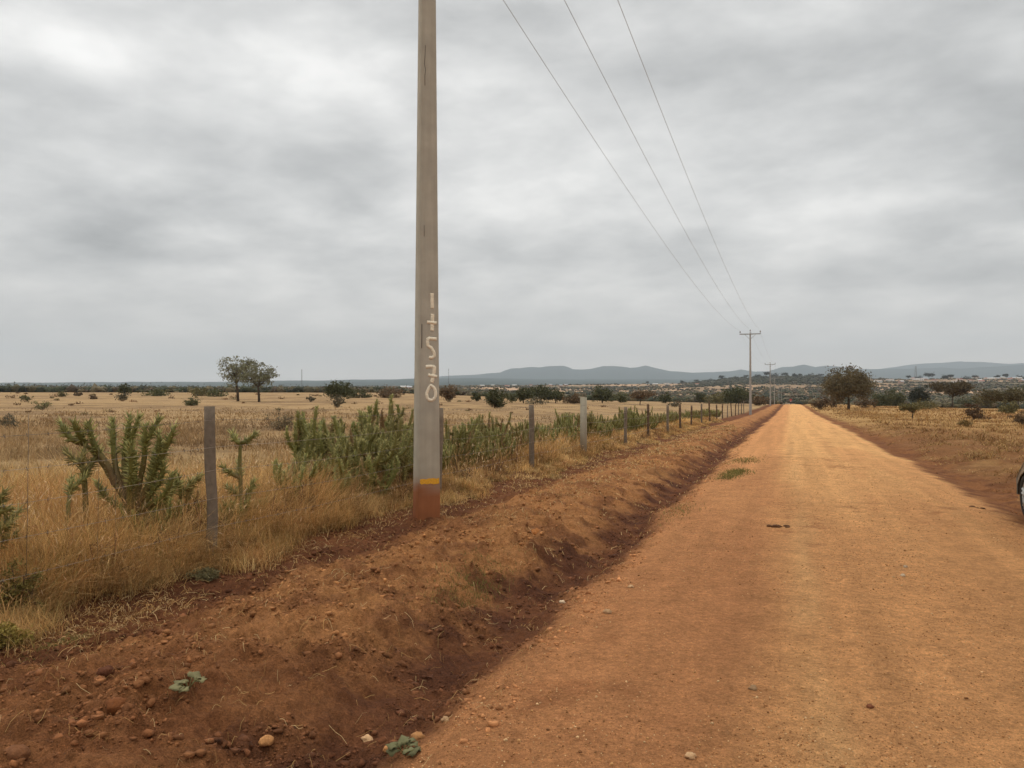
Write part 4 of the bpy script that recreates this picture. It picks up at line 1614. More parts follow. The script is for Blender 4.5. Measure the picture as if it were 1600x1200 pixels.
# ------------------------------------------------------------------ grasses
def blades(mb, X, Y, H, W, lean, cols, rg, segs=3, z=None, ang=None):
    """curved tapering blades rooted at X, Y"""
    n = len(X)
    if z is None:
        z = height(X, Y)
    a = rg.random(n) * 6.283 if ang is None else ang
    d = np.stack([np.cos(a), np.sin(a)], 1)
    a2 = a + 1.57 + rg.normal(size=n) * .5
    sd_ = np.stack([np.cos(a2), np.sin(a2), np.zeros(n)], 1)
    v, c = [], []
    for k in range(segs + 1):
        t = k / segs
        out = lean * H * t ** 1.8
        up = H * t * np.sqrt(np.maximum(.05, 1 - (np.minimum(lean, 1.3) * .55 * t) ** 2))
        up = up * (1 - .35 * np.maximum(0, lean - .8) * t)
        p = np.stack([X + d[:, 0] * out, Y + d[:, 1] * out, z - .01 + up], 1)
        wd = W * (1 - .75 * t)
        if k < segs:
            v += [p - sd_ * wd[:, None] / 2, p + sd_ * wd[:, None] / 2]
        else:
            v += [p]
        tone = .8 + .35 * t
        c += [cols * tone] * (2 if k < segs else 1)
    per = 2 * segs + 1
    V = np.stack(v, 1).reshape(-1, 3)
    C = np.stack(c, 1).reshape(-1, 3)
    b = np.arange(n)[:, None] * per
    q = [b + np.array([[2 * k, 2 * k + 1, 2 * k + 3, 2 * k + 2]]) for k in range(segs - 1)]
    base = mb.n
    mb.add(V, np.concatenate(q), C)
    e = 2 * (segs - 1)
    mb.f[3].append(b + np.array([[e, e + 1, e + 2]]) + base)


STRAW = np.stack([lin(184, 146, 90), lin(164, 124, 76), lin(152, 106, 68), lin(140, 118, 68), lin(200, 168, 114), lin(124, 92, 60), lin(110, 102, 58)])
PST = np.array([.26, .24, .15, .11, .1, .1, .04])


def wpx(X, Y, k=.8, lo=.003):
    return np.maximum(lo, k * np.sqrt(X * X + Y * Y) / 768)


def cols_for(n, rg, jit=.2):
    return STRAW[rg.choice(7, n, p=PST)] * (1 + jit * rg.normal(size=(n, 1))).clip(.5, 1.6)


def fence_grass():
    rg = np.random.default_rng(5)
    mb = MB()
    # tussocks: every tussock has its own height, tone and lean
    nt = 11500
    ty = np.exp(rg.uniform(math.log(2.2), math.log(62), nt))
    tx = -4.98 - 4.4 * rg.random(nt) ** 1.35 + .38 * fbm(ty * .9, ty * 0 + 2, 3, 200)
    big_ = fbm(tx * .5, ty * .5, 2, 220)
    keep = (fbm(tx * 1.6, ty * 1.6, 3, 210) + .4 * big_ > rg.uniform(-1.2, .35, nt)) & (np.hypot(tx - PX0, ty - Y0) > .42) & (tx < -4.6)
    tx, ty, big_ = tx[keep], ty[keep], big_[keep]
    nt = len(tx)
    th_ = (.55 + .7 * rg.random(nt)) * (1 + .35 * big_)
    td = fbm(tx * .6, ty * .6, 2, 215) * 5 + rg.normal(size=nt) * .8
    tl = .35 + 1.0 * rg.random(nt)
    tc = STRAW[rg.choice(7, nt, p=(.24, .2, .13, .10, .2, .08, .05))] * (.75 + 1.1 * rg.random((nt, 1)))
    cnt = rg.integers(14, 46, nt)
    i = np.repeat(np.arange(nt), cnt)
    n = len(i)
    sp = .05 + .05 * rg.random(nt)
    X, Y = tx[i] + rg.normal(size=n) * sp[i], ty[i] + rg.normal(size=n) * sp[i] * 1.2
    front = ss(-5.0, -6.1, X)
    hgt = (.17 + .47 * front) * th_[i] * (.45 + .7 * rg.random(n)) * np.where(Y > 9, .70, 1.0) * np.where(Y > 22, .8, 1)
    hgt = np.clip(hgt, .05, .92)
    ang = td[i] + rg.normal(size=n) * 1.3
    c = tc[i] * .72 + cols_for(n, rg, .16) * .4
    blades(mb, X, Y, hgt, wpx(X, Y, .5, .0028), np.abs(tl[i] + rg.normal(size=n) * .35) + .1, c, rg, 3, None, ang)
    # fine seed stalks standing above, some broken over
    m = 5200
    Y = np.exp(rg.uniform(math.log(2.4), math.log(24), m))
    X = -5.4 - 3.0 * rg.random(m)
    blades(mb, X, Y, .45 + .45 * rg.random(m), wpx(X, Y, .32, .0022), .1 + .9 * rg.random(m) ** 2, cols_for(m, rg) * 1.15, rg, 4)
    # pale seed heads
    m = 9000
    Y = np.exp(rg.uniform(math.log(2.4), math.log(26), m))
    X = -5.35 - 3.2 * rg.random(m)
    z = height(X, Y)
    P = np.stack([X, Y, z + (.18 + .5 * rg.random(m)) * ss(-5.0, -6.0, X).clip(.4, 1)], 1)
    d = rg.normal(size=(m, 3)) * .5 + (0, 0, .9)
    d /= np.linalg.norm(d, axis=1)[:, None]
    e = np.cross(d, rg.normal(size=(m, 3)))
    e /= np.linalg.norm(e, axis=1)[:, None]
    W_ = wpx(X, Y, .42, .003)[:, None]
    L_ = (.02 + .03 * rg.random(m))[:, None]
    v = np.stack([P - d * L_, P + e * W_, P + d * L_, P - e * W_], 1).reshape(-1, 3)
    cc = np.stack([lin(214, 178, 130), lin(196, 150, 104), lin(226, 196, 156)])[rg.integers(0, 3, m)]
    mb.add(v, np.arange(len(v)).reshape(-1, 4), np.repeat(cc, 4, axis=0))
    o = mb.build('dry_grass', M_GRASS)
    tag(o, 'tall dry straw coloured grass growing under the fence', 'grass', None, 'stuff')
    # dark dead thatch low between the tussocks
    mb = MB()
    n = 26000
    Y = np.exp(rg.uniform(math.log(2.4), math.log(40), n))
    X = -5.25 - 2.6 * rg.random(n)
    k = fbm(X * 1.8, Y * 1.8, 2, 216) > rg.uniform(-.6, .6, n)
    X, Y = X[k], Y[k]
    n = len(X)
    c = np.stack([lin(124, 90, 58), lin(110, 78, 50), lin(138, 104, 66)])[rg.integers(0, 3, n)]
    blades(mb, X, Y, .10 + .24 * rg.random(n), wpx(X, Y, .5, .003), .5 + .9 * rg.random(n), c, rg, 2)
    o = mb.build('dead_thatch', M_GRASS)
    tag(o, 'brown dead thatch low between the grass tussocks at the fence', 'grass', None, 'stuff')


def pasture():
    rg = np.random.default_rng(6)
    mb = MB()
    n = 190000
    r = np.exp(rg.uniform(math.log(5), math.log(85), n))
    px = -250 + 1500 * rg.random(n)
    k = (px - 800) / F
    dep = r / np.sqrt(1 + k * k)
    X, Y = (-SA + k * CA) * dep, (CA + k * SA) * dep
    f = fbm(X * .5, Y * .5, 3, 230) + .8 * fbm(X * .13, Y * .13, 3, 231)
    keep = (X < -7.0) & (f > rg.uniform(-.9, .9, n)) & (rg.random(n) > ss(35, 85, r))
    X, Y, r, f = X[keep], Y[keep], r[keep], f[keep]
    n = len(X)
    H = (.10 + .24 * rg.random(n) ** 2) * (1 + 1.1 * f).clip(.35, 2.6) * (1 - .4 * ss(20, 70, r))
    # every blade has the colour of the ground cover it grows in
    c = ground_tint(X, Y, 0) * (.82 + .42 * rg.random((n, 1)))
    c = mixc(c, cols_for(n, rg, .1), .25 * ss(25, 8, r))
    ang = fbm(X * .3, Y * .3, 2, 233) * 4 + rg.normal(size=n) * 1.2
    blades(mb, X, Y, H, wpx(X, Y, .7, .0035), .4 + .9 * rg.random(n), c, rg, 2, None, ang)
    o = mb.build('pasture_grass', M_GRASS)
    tag(o, 'short pale dry grass covering the left pasture', 'grass', None, 'stuff')
    # low dead herbs and dry scrub dotted over the pasture, darker than the grass
    mb = MB()
    m = 420
    r = np.exp(rg.uniform(math.log(9), math.log(260), m))
    px = -150 + 1250 * rg.random(m)
    k = (px - 800) / F
    dep = r / np.sqrt(1 + k * k)
    X, Y = (-SA + k * CA) * dep, (CA + k * SA) * dep
    kp = (X < -7.6) & (fbm(X * .09, Y * .09, 3, 234) > rg.uniform(-.5, .5, m))
    X, Y, r = X[kp], Y[kp], r[kp]
    i = np.repeat(np.arange(len(X)), 46)
    sz = (.16 + .3 * rg.random(len(X)) ** 2)[i] * (1 + .5 * ss(40, 150, r[i]))
    P = np.stack([X[i], Y[i], height(X, Y)[i]], 1) + np.abs(rg.normal(size=(len(i), 3))) * np.array((0, 0, .35)) * sz[:, None] + rg.normal(size=(len(i), 3)) * np.array((.6, .6, .02)) * sz[:, None]
    d = rg.normal(size=(len(i), 3)) + (0, 0, .8)
    d /= np.linalg.norm(d, axis=1)[:, None]
    e = np.cross(d, rg.normal(size=(len(i), 3)))
    e /= np.linalg.norm(e, axis=1)[:, None]
    L_ = np.maximum(.05, .9 * r[i] / 768)[:, None]
    w_ = np.maximum(.006, .4 * r[i] / 768)[:, None]
    v = np.stack([P - e * w_, P + e * w_, P + d * L_ + e * w_ * .5, P + d * L_ - e * w_ * .5], 1).reshape(-1, 3)
    cc = np.stack([lin(130, 104, 76), lin(120, 95, 70), lin(134, 118, 82), lin(142, 110, 80)])[rg.integers(0, 4, len(X))][i] * (.75 + .5 * rg.random((len(i), 1)))
    mb.add(v, np.arange(len(v)).reshape(-1, 4), np.repeat(cc, 4, axis=0))
    o = mb.build('dry_herbs', M_GRASS)
    tag(o, 'low dead brown herbs dotted over the left pasture', 'herbs', None, 'stuff')


def right_grass():
    rg = np.random.default_rng(8)
    mb = MB()
    n = 150000
    r = np.exp(rg.uniform(math.log(9), math.log(200), n))
    px = 1215 + 560 * rg.random(n)
    k = (px - 800) / F
    dep = r / np.sqrt(1 + k * k)
    X, Y = (-SA + k * CA) * dep, (CA + k * SA) * dep
    f = fbm(X * 1.1, Y * 1.1, 3, 240) + .6 * fbm(X * .25, Y * .25, 2, 241)
    keep = (X > 3.6 + .3 * vn(Y * .8, Y * 0, 77)) & (f > rg.uniform(-.25, 1.0, n))
    X, Y, r, f = X[keep], Y[keep], r[keep], f[keep]
    n = len(X)
    H = (.10 + .16 * rg.random(n)) * (1 + .5 * f) * (1 + .5 * ss(30, 120, r)) * ss(3.3, 5.5, X).clip(.35, 1)
    c = cols_for(n, rg, .12)
    c = mixc(c, np.tile(lin(166, 130, 84), (n, 1)), .45 + 0 * r)
    c = mixc(c, np.tile(lin(128, 88, 54), (n, 1)), .6 * ss(.1, .6, fbm(X * .18, Y * .18, 4, 120)))
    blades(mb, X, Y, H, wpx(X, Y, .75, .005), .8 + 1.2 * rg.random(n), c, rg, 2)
    o = mb.build('verge_grass', M_GRASS)
    tag(o, 'matted dry grass tussocks on the pasture right of the road', 'grass', None, 'stuff')


def litter():
    rg = np.random.default_rng(9)
    mb = MB()
    cx, cy = [], []
    # heaps of cut straw
    def heap(x, y, n, s):
        cx.append(x + rg.normal(size=n) * s)
        cy.append(y + rg.normal(size=n) * s * 1.3)
    heap(-4.92, 4.7, 420, .20)
    heap(-4.75, 4.2, 160, .14)
    for i in range(170):     # broken stalks along the edge of the standing grass
        y = math.exp(rg.uniform(math.log(2.6), math.log(30)))
        heap(-5.3 + .6 * rg.random(), y, int(rg.integers(8, 30)), .09)
    for i in range(120):     # matted straw on the right verge
        heap(3.7 + 5 * rg.random(), math.exp(rg.uniform(math.log(9), math.log(60))), int(rg.integers(10, 40)), .16)
    for i in range(150):
        y = math.exp(rg.uniform(math.log(2.6), math.log(32)))
        x = -5.35 + 3.9 * rg.random() ** 1.2
        heap(x, y, int(rg.integers(3, 22)), .04 + .08 * rg.random())
    for i in range(230):     # straw strip beyond the pole
        y = rg.uniform(9, 46)
        heap(-4.9 + 2.2 * rg.random(), y, int(rg.integers(20, 60)), .16)
    n = 2600
    cx.append(-5.3 + 3.8 * rg.random(n))
    cy.append(np.exp(rg.uniform(math.log(2.6), math.log(45), n)))
    X, Y = np.concatenate(cx), np.concatenate(cy)
    k = (((X > -5.6) & (X < -1.35)) | (X > 3.2)) & (Y > 2)
    X, Y = X[k], Y[k]
    n = len(X)
    ln = .025 + .10 * rg.random(n) ** 2
    a = rg.random(n) * 6.283
    bend = rg.normal(size=n) * .35
    t = np.linspace(0, 1, 4)
    W = wpx(X, Y, .36, .0018) * (1 + .5 * ss(8, 16, Y))
    vs = []
    for q in t:
        aa = a + bend * q
        x, y = X + np.cos(aa) * ln * q, Y + np.sin(aa) * ln * q
        z = height(x, y) + .006 + .03 * rg.random(n) * q + .012 * np.sin(q * 3.14)
        nx, ny = -np.sin(aa) * W / 2, np.cos(aa) * W / 2
        vs += [np.stack([x - nx, y - ny, z], 1), np.stack([x + nx, y + ny, z + .0015], 1)]
    V = np.stack(vs, 1).reshape(-1, 3)
    b = np.arange(n)[:, None] * 8
    qd = np.concatenate([b + np.array([[2 * k, 2 * k + 1, 2 * k + 3, 2 * k + 2]]) for k in range(3)])
    c = np.stack([lin(184, 146, 92), lin(160, 120, 72), lin(200, 168, 118), lin(138, 98, 58)])[rg.integers(0, 4, n)] * (1 + .15 * rg.normal(size=(n, 1)))
    mb.add(V, qd, np.repeat(np.clip(c, .02, .9), 8, axis=0))
    o = mb.build('straw_litter', M_GRASS)
    tag(o, 'broken dry straw strewn over the dug earth beside the ditch', 'straw', None, 'stuff')


def gravel():
    rg = np.random.default_rng(10)
    mb = MB()
    # clods on the spoil mound and ditch
    n = 60000
    Y = np.exp(rg.uniform(math.log(2.3), math.log(40), n))
    X = -5.3 + 3.9 * rg.random(n)
    right_ = (rg.random(n) < .12) & (Y > 9)
    X = np.where(right_, 3.0 + 4.5 * rg.random(n), X)
    cl = fbm(X * 2.5, Y * 2.5, 3, 260)
    k = cl > rg.uniform(-.6, .7, n)
    X, Y = X[k], Y[k]
    n = len(X)
    S = .003 + .024 * rg.random(n) ** 9 + .006 * rg.random(n)
    c = np.stack([lin(122, 80, 47), lin(106, 66, 39), lin(134, 90, 54), lin(98, 58, 36)])[rg.integers(0, 4, n)]
    lumps(mb, np.stack([X, Y, height(X, Y) + S * .1], 1), S, ground_tint(X, Y, 0) * (.66 + .6 * rg.random((n, 1))), rg, .75, .34)
    o = mb.build('soil_clods', M_STONE)
    tag(o, 'crumbled red brown soil clods on the dug bank', 'soil', None, 'stuff')
    mb = MB()
    n = 70000
    Y = np.exp(rg.uniform(math.log(2.3), math.log(22), n))
    X = -1.7 + 4.6 * rg.random(n)
    f = fbm(X * 1.2, Y * .35, 3, 130)
    k = f + .7 * ss(-.7, .1, X) * ss(2.2, .9, X) > rg.uniform(-.5, 1.2, n)
    X, Y = X[k], Y[k]
    n = len(X)
    S = .0018 + .0030 * rg.random(n) + .007 * rg.random(n) ** 22
    c = np.stack([lin(186, 138, 88), lin(160, 112, 70), lin(138, 94, 58), lin(208, 168, 120), lin(172, 120, 74)])[rg.integers(0, 5, n)]
    lumps(mb, np.stack([X, Y, height(X, Y) + S * .3], 1), S, c, rg, .75, .2)
    o = mb.build('road_gravel', M_STONE)
    tag(o, 'fine loose gravel scattered over the dirt road', 'gravel', None, 'stuff')


def green_patches():
    rg = np.random.default_rng(12)
    mb = MB()
    for px, y, n, s in ((1150, 738, 900, .30), (1138, 745, 500, .25), (1165, 720, 500, .4), (745, 905, 700, .28), (720, 925, 400, .2), (95, 1010, 260, .1),
                        (1060, 800, 300, .3)):
        x, yy, z, d = at_px(px, y)
        X, Y = x + rg.normal(size=n) * s * .5, yy + rg.normal(size=n) * s * 1.5
        c = np.stack([lin(112, 106, 54), lin(134, 122, 66), lin(96, 92, 48)])[rg.integers(0, 3, n)]
        blades(mb, X, Y, .03 + .06 * rg.random(n), wpx(X, Y, .5, .003), .6 + .9 * rg.random(n), c, rg, 2)
    o = mb.build('green_grass', M_GRASS)
    tag(o, 'thin patches of short green grass on the road edge and dug bank', 'grass', None, 'stuff')


fence_grass()
pasture()
right_grass()
litter()
gravel()
green_patches()


# ------------------------------------------------------------------ single stones, clods and weeds
def stone(name, px, y, size, col, label, cat, seed, sq=.7, n=1):
    rg = np.random.default_rng(seed)
    x, yy, z, d = at_px(px, y)
    # subdivided lump
    v = ico_v.copy()
    f = ico_f.copy()
    for _ in range(2):
        mid = {}
        nv = list(v)
        nf = []

        def m(a, b):
            k = (min(a, b), max(a, b))
            if k not in mid:
                p = (nv[a] + nv[b]) / 2
                nv.append(p / np.linalg.norm(p))
                mid[k] = len(nv) - 1
            return mid[k]
        for a, b, c in f:
            ab, bc, ca = m(a, b), m(b, c), m(c, a)
            nf += [(a, ab, ca), (b, bc, ab), (c, ca, bc), (ab, bc, ca)]
        v, f = np.array(nv), np.array(nf)
    mb = MB()
    for q in range(n):
        o = rg.random(3) * 50
        rr = 1 + .28 * fbm(v[:, 0] * 1.3 + o[0], v[:, 1] * 1.3 + v[:, 2] * .9 + o[1], 3, seed) + .1 * fbm(v[:, 0] * 4 + o[2], v[:, 2] * 4 + v[:, 1], 2, seed)
        s = size if n == 1 else size * (.5 + .5 * rg.random())
        sh = np.array((1, .8 + .3 * rg.random(), sq))
        off = np.array((0, 0, 0)) if n == 1 else np.array((rg.normal() * size * 1.3, rg.normal() * size * .8, 0))
        mb.add(v * rr[:, None] * s * sh + off + (0, 0, s * .35 * sq), f, col * (1 + .15 * rg.normal()))
    ob = mb.build(name, M_STONE, None, True, loc=(x, yy, z))
    tag(ob, label, cat)


tan_, pal_, dk_, wh_ = lin(172, 122, 76), lin(176, 140, 102), lin(104, 62, 40), lin(190, 166, 136)
for a in (('stone', 418, 1159, .036, tan_, 'round tan stone low on the bank near the bottom edge', 'stone', 1),
          ('stone', 575, 1155, .034, pal_, 'pale angular stone in the bottom of the ditch', 'stone', 2),
          ('stone', 655, 1153, .034, tan_, 'orange tan stone on the road edge next to a small green weed', 'stone', 3),
          ('stone', 607, 1178, .024, tan_, 'small tan stone touching the left side of the roadside weed', 'stone', 31),
          ('stone', 697, 1125, .024, pal_, 'small pale stone on the road edge above the roadside weed', 'stone', 32),
          ('soil_clod', 168, 1056, .052, dk_, 'dark red clod of earth left of the grey green weed', 'clod', 4),
          ('soil_clod', 30, 1175, .055, lin(108, 70, 44), 'big dark clod of earth in the bottom left corner', 'clod', 5),
          ('soil_clod', 188, 1100, .06, lin(126, 76, 42), 'brown clod of earth below the dark red clod', 'clod', 6),
          ('soil_clod', 403, 863, .055, lin(112, 52, 36), 'red clod of earth right of the nearest fence post foot', 'clod', 7),
          ('stone', 1175, 1077, .022, pal_, 'small pale stone alone on the near road surface', 'stone', 8),
          ('stone', 1078, 1181, .022, pal_, 'small pale stone on the road at the bottom edge', 'stone', 9),
          ('stone', 1409, 899, .022, wh_, 'whitish pebble in the middle of the road', 'stone', 10),
          ('stone', 1413, 886, .02, wh_, 'whitish pebble just beyond the other white pebble mid road', 'stone', 33),
          ('stone', 949, 957, .034, pal_, 'pale stone at the left edge of the road', 'stone', 11),
          ('stone', 878, 944, .026, wh_, 'white stone in the ditch beside the road', 'stone', 12),
          ('stone', 985, 918, .024, pal_, 'small pale stone on the left road edge beyond the others', 'stone', 34),
          ('soil_clod', 1357, 1104, .018, dk_, 'small dark crumb of earth on the near road', 'clod', 35),
          ('soil_clod', 838, 835, .07, lin(150, 96, 52), 'brown clod on the bank by the straw strip', 'clod', 36)):
    stone(*a)
stone('dung_pile', 1218, 822, .055, lin(98, 66, 42), 'dark brown droppings lying on the left wheel track', 'dung', 20, .45, 7)
stone('dung_pile', 1532, 794, .05, lin(92, 60, 40), 'dark brown lump on the road near the car wheel', 'dung', 21, .45, 3)


def weed(px, y, rad, n, label, col, seed):
    rg = np.random.default_rng(seed)
    x, yy, z, d = at_px(px, y)
    e = empty('leafy_weed', (x, yy, z))
    tag(e, label, 'weed')
    st = MB()
    for i in range(n):
        a = 6.283 * i / n * 1.0 + rg.normal() * .5
        l = rad * (.35 + .65 * rg.random())
        s = rad * (.24 + .2 * rg.random())
        c = np.array((math.cos(a) * l, math.sin(a) * l, .02 + .035 * rg.random()))
        st.tube([(0, 0, 0), c * (.5, .5, 1.0), c], .0018, 4, lin(130, 126, 82))
        m = 14
        b = MB()
        ph = np.arange(m) / m * 6.283
        lob = s * (1 + .16 * np.cos(5 * ph)) * np.where(np.abs(ph - math.pi) < .3, .55, 1)
        tilt = rg.normal(size=2) * .25
        P = np.stack([np.cos(ph + a) * lob, np.sin(ph + a) * lob, 0 * ph], 1)
        P[:, 2] = P[:, 0] * tilt[0] + P[:, 1] * tilt[1] + .006 * np.cos(3 * ph)
        P = np.vstack([P, P * (.5, .5, .5) + (0, 0, .006), [(0, 0, .002)]]) + c
        f4 = [(k, (k + 1) % m, m + (k + 1) % m, m + k) for k in range(m)]
        base = b.n
        cc = col * (.85 + .3 * rg.random())
        b.add(P, f4, cc)
        b.f[3].append(np.array([(m + k, m + (k + 1) % m, 2 * m) for k in range(m)]))
        lf = b.build('leaf', M_LEAF, e, True)
        sm = lf.modifiers.new('thickness', 'SOLIDIFY')
        sm.thickness = .0012
    st.build('stalk', M_LEAF, e)


weed(297, 1084, .085, 10, 'grey green leafy weed on the dug bank left of the ditch', lin(124, 116, 80), 1)
weed(633, 1178, .085, 9, 'grey green leafy weed at the road edge near the bottom', lin(112, 108, 74), 2)


def small_shrub(px, y, H, W, col, label, seed, style='bush'):
    rg = np.random.default_rng(seed)
    x, yy, z, d = at_px(px, y)
    e = empty('small_shrub', (x, yy, z))
    tag(e, label, 'shrub')
    tr, cr = grow(H, W, rg, style, .012, 2600, col, lin(96, 76, 56))
    tr.build('stem', M_BARK, e)
    cr.build('foliage', M_LEAF, e)


def dead_shrubs():
    spots = ((300, -5.75, .55), (262, -5.6, .40), (318, -5.9, .6), (420, -5.7, .5), (455, -5.9, .55), (500, -5.7, .45), (545, -5.6, .4), (612, -5.75, .5), (640, -5.6, .42),
             (90, -5.7, .4), (160, -5.6, .42), (720, -5.7, .5), (770, -5.7, .5), (800, -5.9, .5))
    kinds_ = []
    for i, (px, X, H) in enumerate(spots):
        Y, d = on_x(px, X)
        if i < 3:
            rg = np.random.default_rng(880 + i)
            tr, cr = grow(.6, .75, rg, 'thorn', .011, 700, lin(112, 82, 58), lin(112, 84, 64))
            e = empty('dead_shrub', (X, Y, hz(X, Y)))
            tr.build('stem', M_BARK, e)
            cr.build('dry_leaves', M_LEAF, e)
            kinds_.append(e)
        else:
            e = copy_tree(kinds_[i % 3])
            e.location = (X, Y, hz(X, Y))
        k = H / .6
        e.scale = (k, k, k)
        e.rotation_euler = (0, 0, i * 2.1)
        tag(e, 'dead brown shrub tangled in the tall dry grass along the fence', 'shrub', 'dead shrubs along the fence')


dead_shrubs()
small_shrub(32, 958, .40, .30, lin(112, 100, 52), 'small olive shrub on bare red soil at the left edge', 1)
small_shrub(2, 1015, .16, .25, lin(140, 122, 60), 'low yellowish shrub cut by the left edge below the olive shrub', 2)
small_shrub(322, 906, .07, .22, lin(122, 112, 78), 'flat grey green shrublet on bare soil below the nearest post', 3)


# ------------------------------------------------------------------ car at the right edge of the road
def build_car():
    m_body = mat_tint('car paint', 0.35, (2.0, .05), spec=.5)
    m_rub = mat_tint('rubber', 0.85, (30.0, .15))
    m_rim = mat_tint('alloy', 0.4, (20.0, .08), spec=.5)
    m_gl = mat_tint('dark glass', 0.08, (1.0, .02), spec=.6)
    silver = lin(132, 124, 110)
    CW = 1.66
    xw = 3.02                                  # plane of the left wheels
    yf = 12.36                                  # axle that the photo shows
    wb = 2.5
    rw = .315
    zr = hz(xw + .1, yf)
    e = empty('parked_car', (xw, yf, zr))
    tag(e, 'silver grey car at the right edge of the road, one alloy wheel in view', 'car')
    # side outline, y measured from the far axle towards the camera (negative); z up
    def arch(yc, n=9):
        return [(yc + .365 * math.cos(a), .31 + .37 * math.sin(a)) for a in np.linspace(0, math.pi, n)]
    low = [(.375, .30), (.43, .42), (.41, .54), (.33, .66)] + [(.14, .90)] + [(-.9, .95), (-2.2, .93), (-3.05, .80), (-3.25, .62), (-3.27, .42), (-3.18, .26)]
    bot = [(-2.95, .24)] + [p for p in reversed(arch(-wb))][::1] + [(-1.7, .21), (-.8, .21)] + [p for p in reversed(arch(0))]
    out = low + bot
    b = MB()
    # loft across the width: corners tuck in
    stations = [(0.06, .80, .0), (0.0, .93, .0), (.02, 1.0, 0), (CW / 2, 1.0, 0), (CW - .02, 1.0, 0), (CW, .93, 0), (CW - .06, .80, 0)]
    xs = [0.10, 0.03, 0.0, 0.03, .12, .30, CW - .30, CW - .12, CW - .03, CW, CW - .03, CW - .10]
    xs = [0.015, 0.0, .05, .14, .30, CW - .30, CW - .14, CW - .05, CW, CW - .015]
    tuck = [.27, .25, .2, .13, .05, .05, .13, .2, .25, .27]
    ring = len(out)
    vs = []
    for x, t in zip(xs, tuck):
        for (yy, zz) in out:
            y2 = yy
            if zz > .5 and yy > 0:
                y2 = yy - t * .5 * (zz - .5) / .2
            elif yy > .365:
                y2 = .365 + (yy - .365) * (1 - t * 3.6)
            if yy < -2.9:
                y2 = -2.9 + (yy + 2.9) * (1 - t * 2.2)
            z2 = zz - (t * .18 if zz > .85 else 0)
            vs.append((x, y2, z2))
    m = len(xs)
    q = []
    for i in range(m - 1):
        for j in range(ring):
            k = (j + 1) % ring
            q.append((i * ring + j, i * ring + k, (i + 1) * ring + k, (i + 1) * ring + j))
    b.add(vs, q, silver)
    body = b.build('body', m_body, e, False)
    # side panels as filled polygons (n-gon caps through bmesh)
    import bmesh
    bm = bmesh.new()
    bm.from_mesh(body.data)
    bm.verts.ensure_lookup_table()
    for s in (0, m - 1):
        loop = [bm.verts[s * ring + j] for j in range(ring)]
        bm.faces.new(loop if s else loop[::-1])
    bmesh.ops.triangulate(bm, faces=[f for f in bm.faces if len(f.verts) > 4])
    bmesh.ops.recalc_face_normals(bm, faces=bm.faces)
    bm.to_mesh(body.data)
    bm.free()
    # cabin
    cab = [(.16, .93), (-.02, 1.44), (-1.35, 1.47), (-2.25, .93)]
    b = MB()
    vs = []
    for x, in_ in ((.06, 0), (CW - .06, 0)):
        sgn = 1 if x < 1 else -1
        for (yy, zz) in cab:
            vs.append((x + sgn * (.17 if zz > 1.2 else 0), yy, zz))
    b.add(vs, [(0, 1, 2, 3), (7, 6, 5, 4), (0, 4, 5, 1), (1, 5, 6, 2), (2, 6, 7, 3)], silver)
    b.build('cabin', m_body, e)
    gl = lin(34, 38, 40)

    def pane(pts, nm):
        b = MB()
        b.add(pts, [(0, 1, 2, 3)], gl)
        b.build(nm, m_gl, e)
    for side in (0, 1):
        f = (lambda x: x) if side == 0 else (lambda x: CW - x)
        o = -.006
        pane([(f(.07 + .02 + o), .08, 1.0), (f(.07 + .145 + o), -.06, 1.38), (f(.07 + .145 + o), -.62, 1.40), (f(.07 + .02 + o), -.62, 1.0)], 'window')
        pane([(f(.07 + .02 + o), -.70, 1.0), (f(.07 + .145 + o), -.70, 1.40), (f(.07 + .145 + o), -1.30, 1.40), (f(.07 + .02 + o), -1.75, 1.0)], 'window')
    pane([(.20, .146, .99), (CW - .20, .146, .99), (CW - .30, .005, 1.39), (.30, .005, 1.39)], 'rear_window')
    pane([(.20, -2.16, .99), (.30, -1.47, 1.41), (CW - .30, -1.47, 1.41), (CW - .20, -2.16, .99)], 'windscreen')
    for x in (.36, CW - .36):
        b = MB()
        b.box(x, .33, .78, .26, .06, .13, lin(120, 24, 20))
        b.build('tail_light', m_gl, e)
        b = MB()
        b.box(x + (.06 if x < 1 else -.06), -3.12, .70, .34, .12, .13, lin(215, 215, 215))
        b.build('headlight', m_gl, e)
    for side in (0, 1):
        for yc in (0.0, -wb):
            we = MB()
            x0 = .015 if side == 0 else CW - .015
            sg = 1 if side == 0 else -1
            prof = [(0.02, .205), (.0, .225), (-.004, .26), (.004, .295), (.03, rw), (.09, rw + .003), (.15, rw), (.176, .29), (.18, .25), (.18, .2)]
            we.lathe([(sg * u, rr_) for u, rr_ in prof], 36, 'x', (x0, yc, rw), lin(52, 48, 44))
            ty = we.build('wheel', m_rub, e, True)
            rm = MB()
            c = lin(168, 166, 160)
            rm.lathe([(sg * .012, .208), (sg * .016, .200), (sg * .03, .188), (sg * .05, .182), (sg * .12, .18)], 36, 'x', (x0, yc, rw), c)
            rm.lathe([(sg * .014, .0), (sg * .014, .045), (sg * .022, .055)], 20, 'x', (x0, yc, rw), c)
            for k in range(5):
                a0 = 6.283 * k / 5 + .3
                for dz_ in (-.16, .16):
                    p0 = np.array((x0 + sg * .018, yc + .035 * math.cos(a0 + dz_), rw + .035 * math.sin(a0 + dz_)))
                    p1 = np.array((x0 + sg * .022, yc + .198 * math.cos(a0 + dz_), rw + .198 * math.sin(a0 + dz_)))
                    rm.tube([p0, p1], [.02, .026], 6, c)
            rm.lathe([(sg * .07, 0.0), (sg * .07, .175)], 30, 'x', (x0, yc, rw), lin(48, 46, 44))
            rm.build('rim', m_rim, ty, True)
    # plastic arch liner behind each wheel
    return e


build_car()


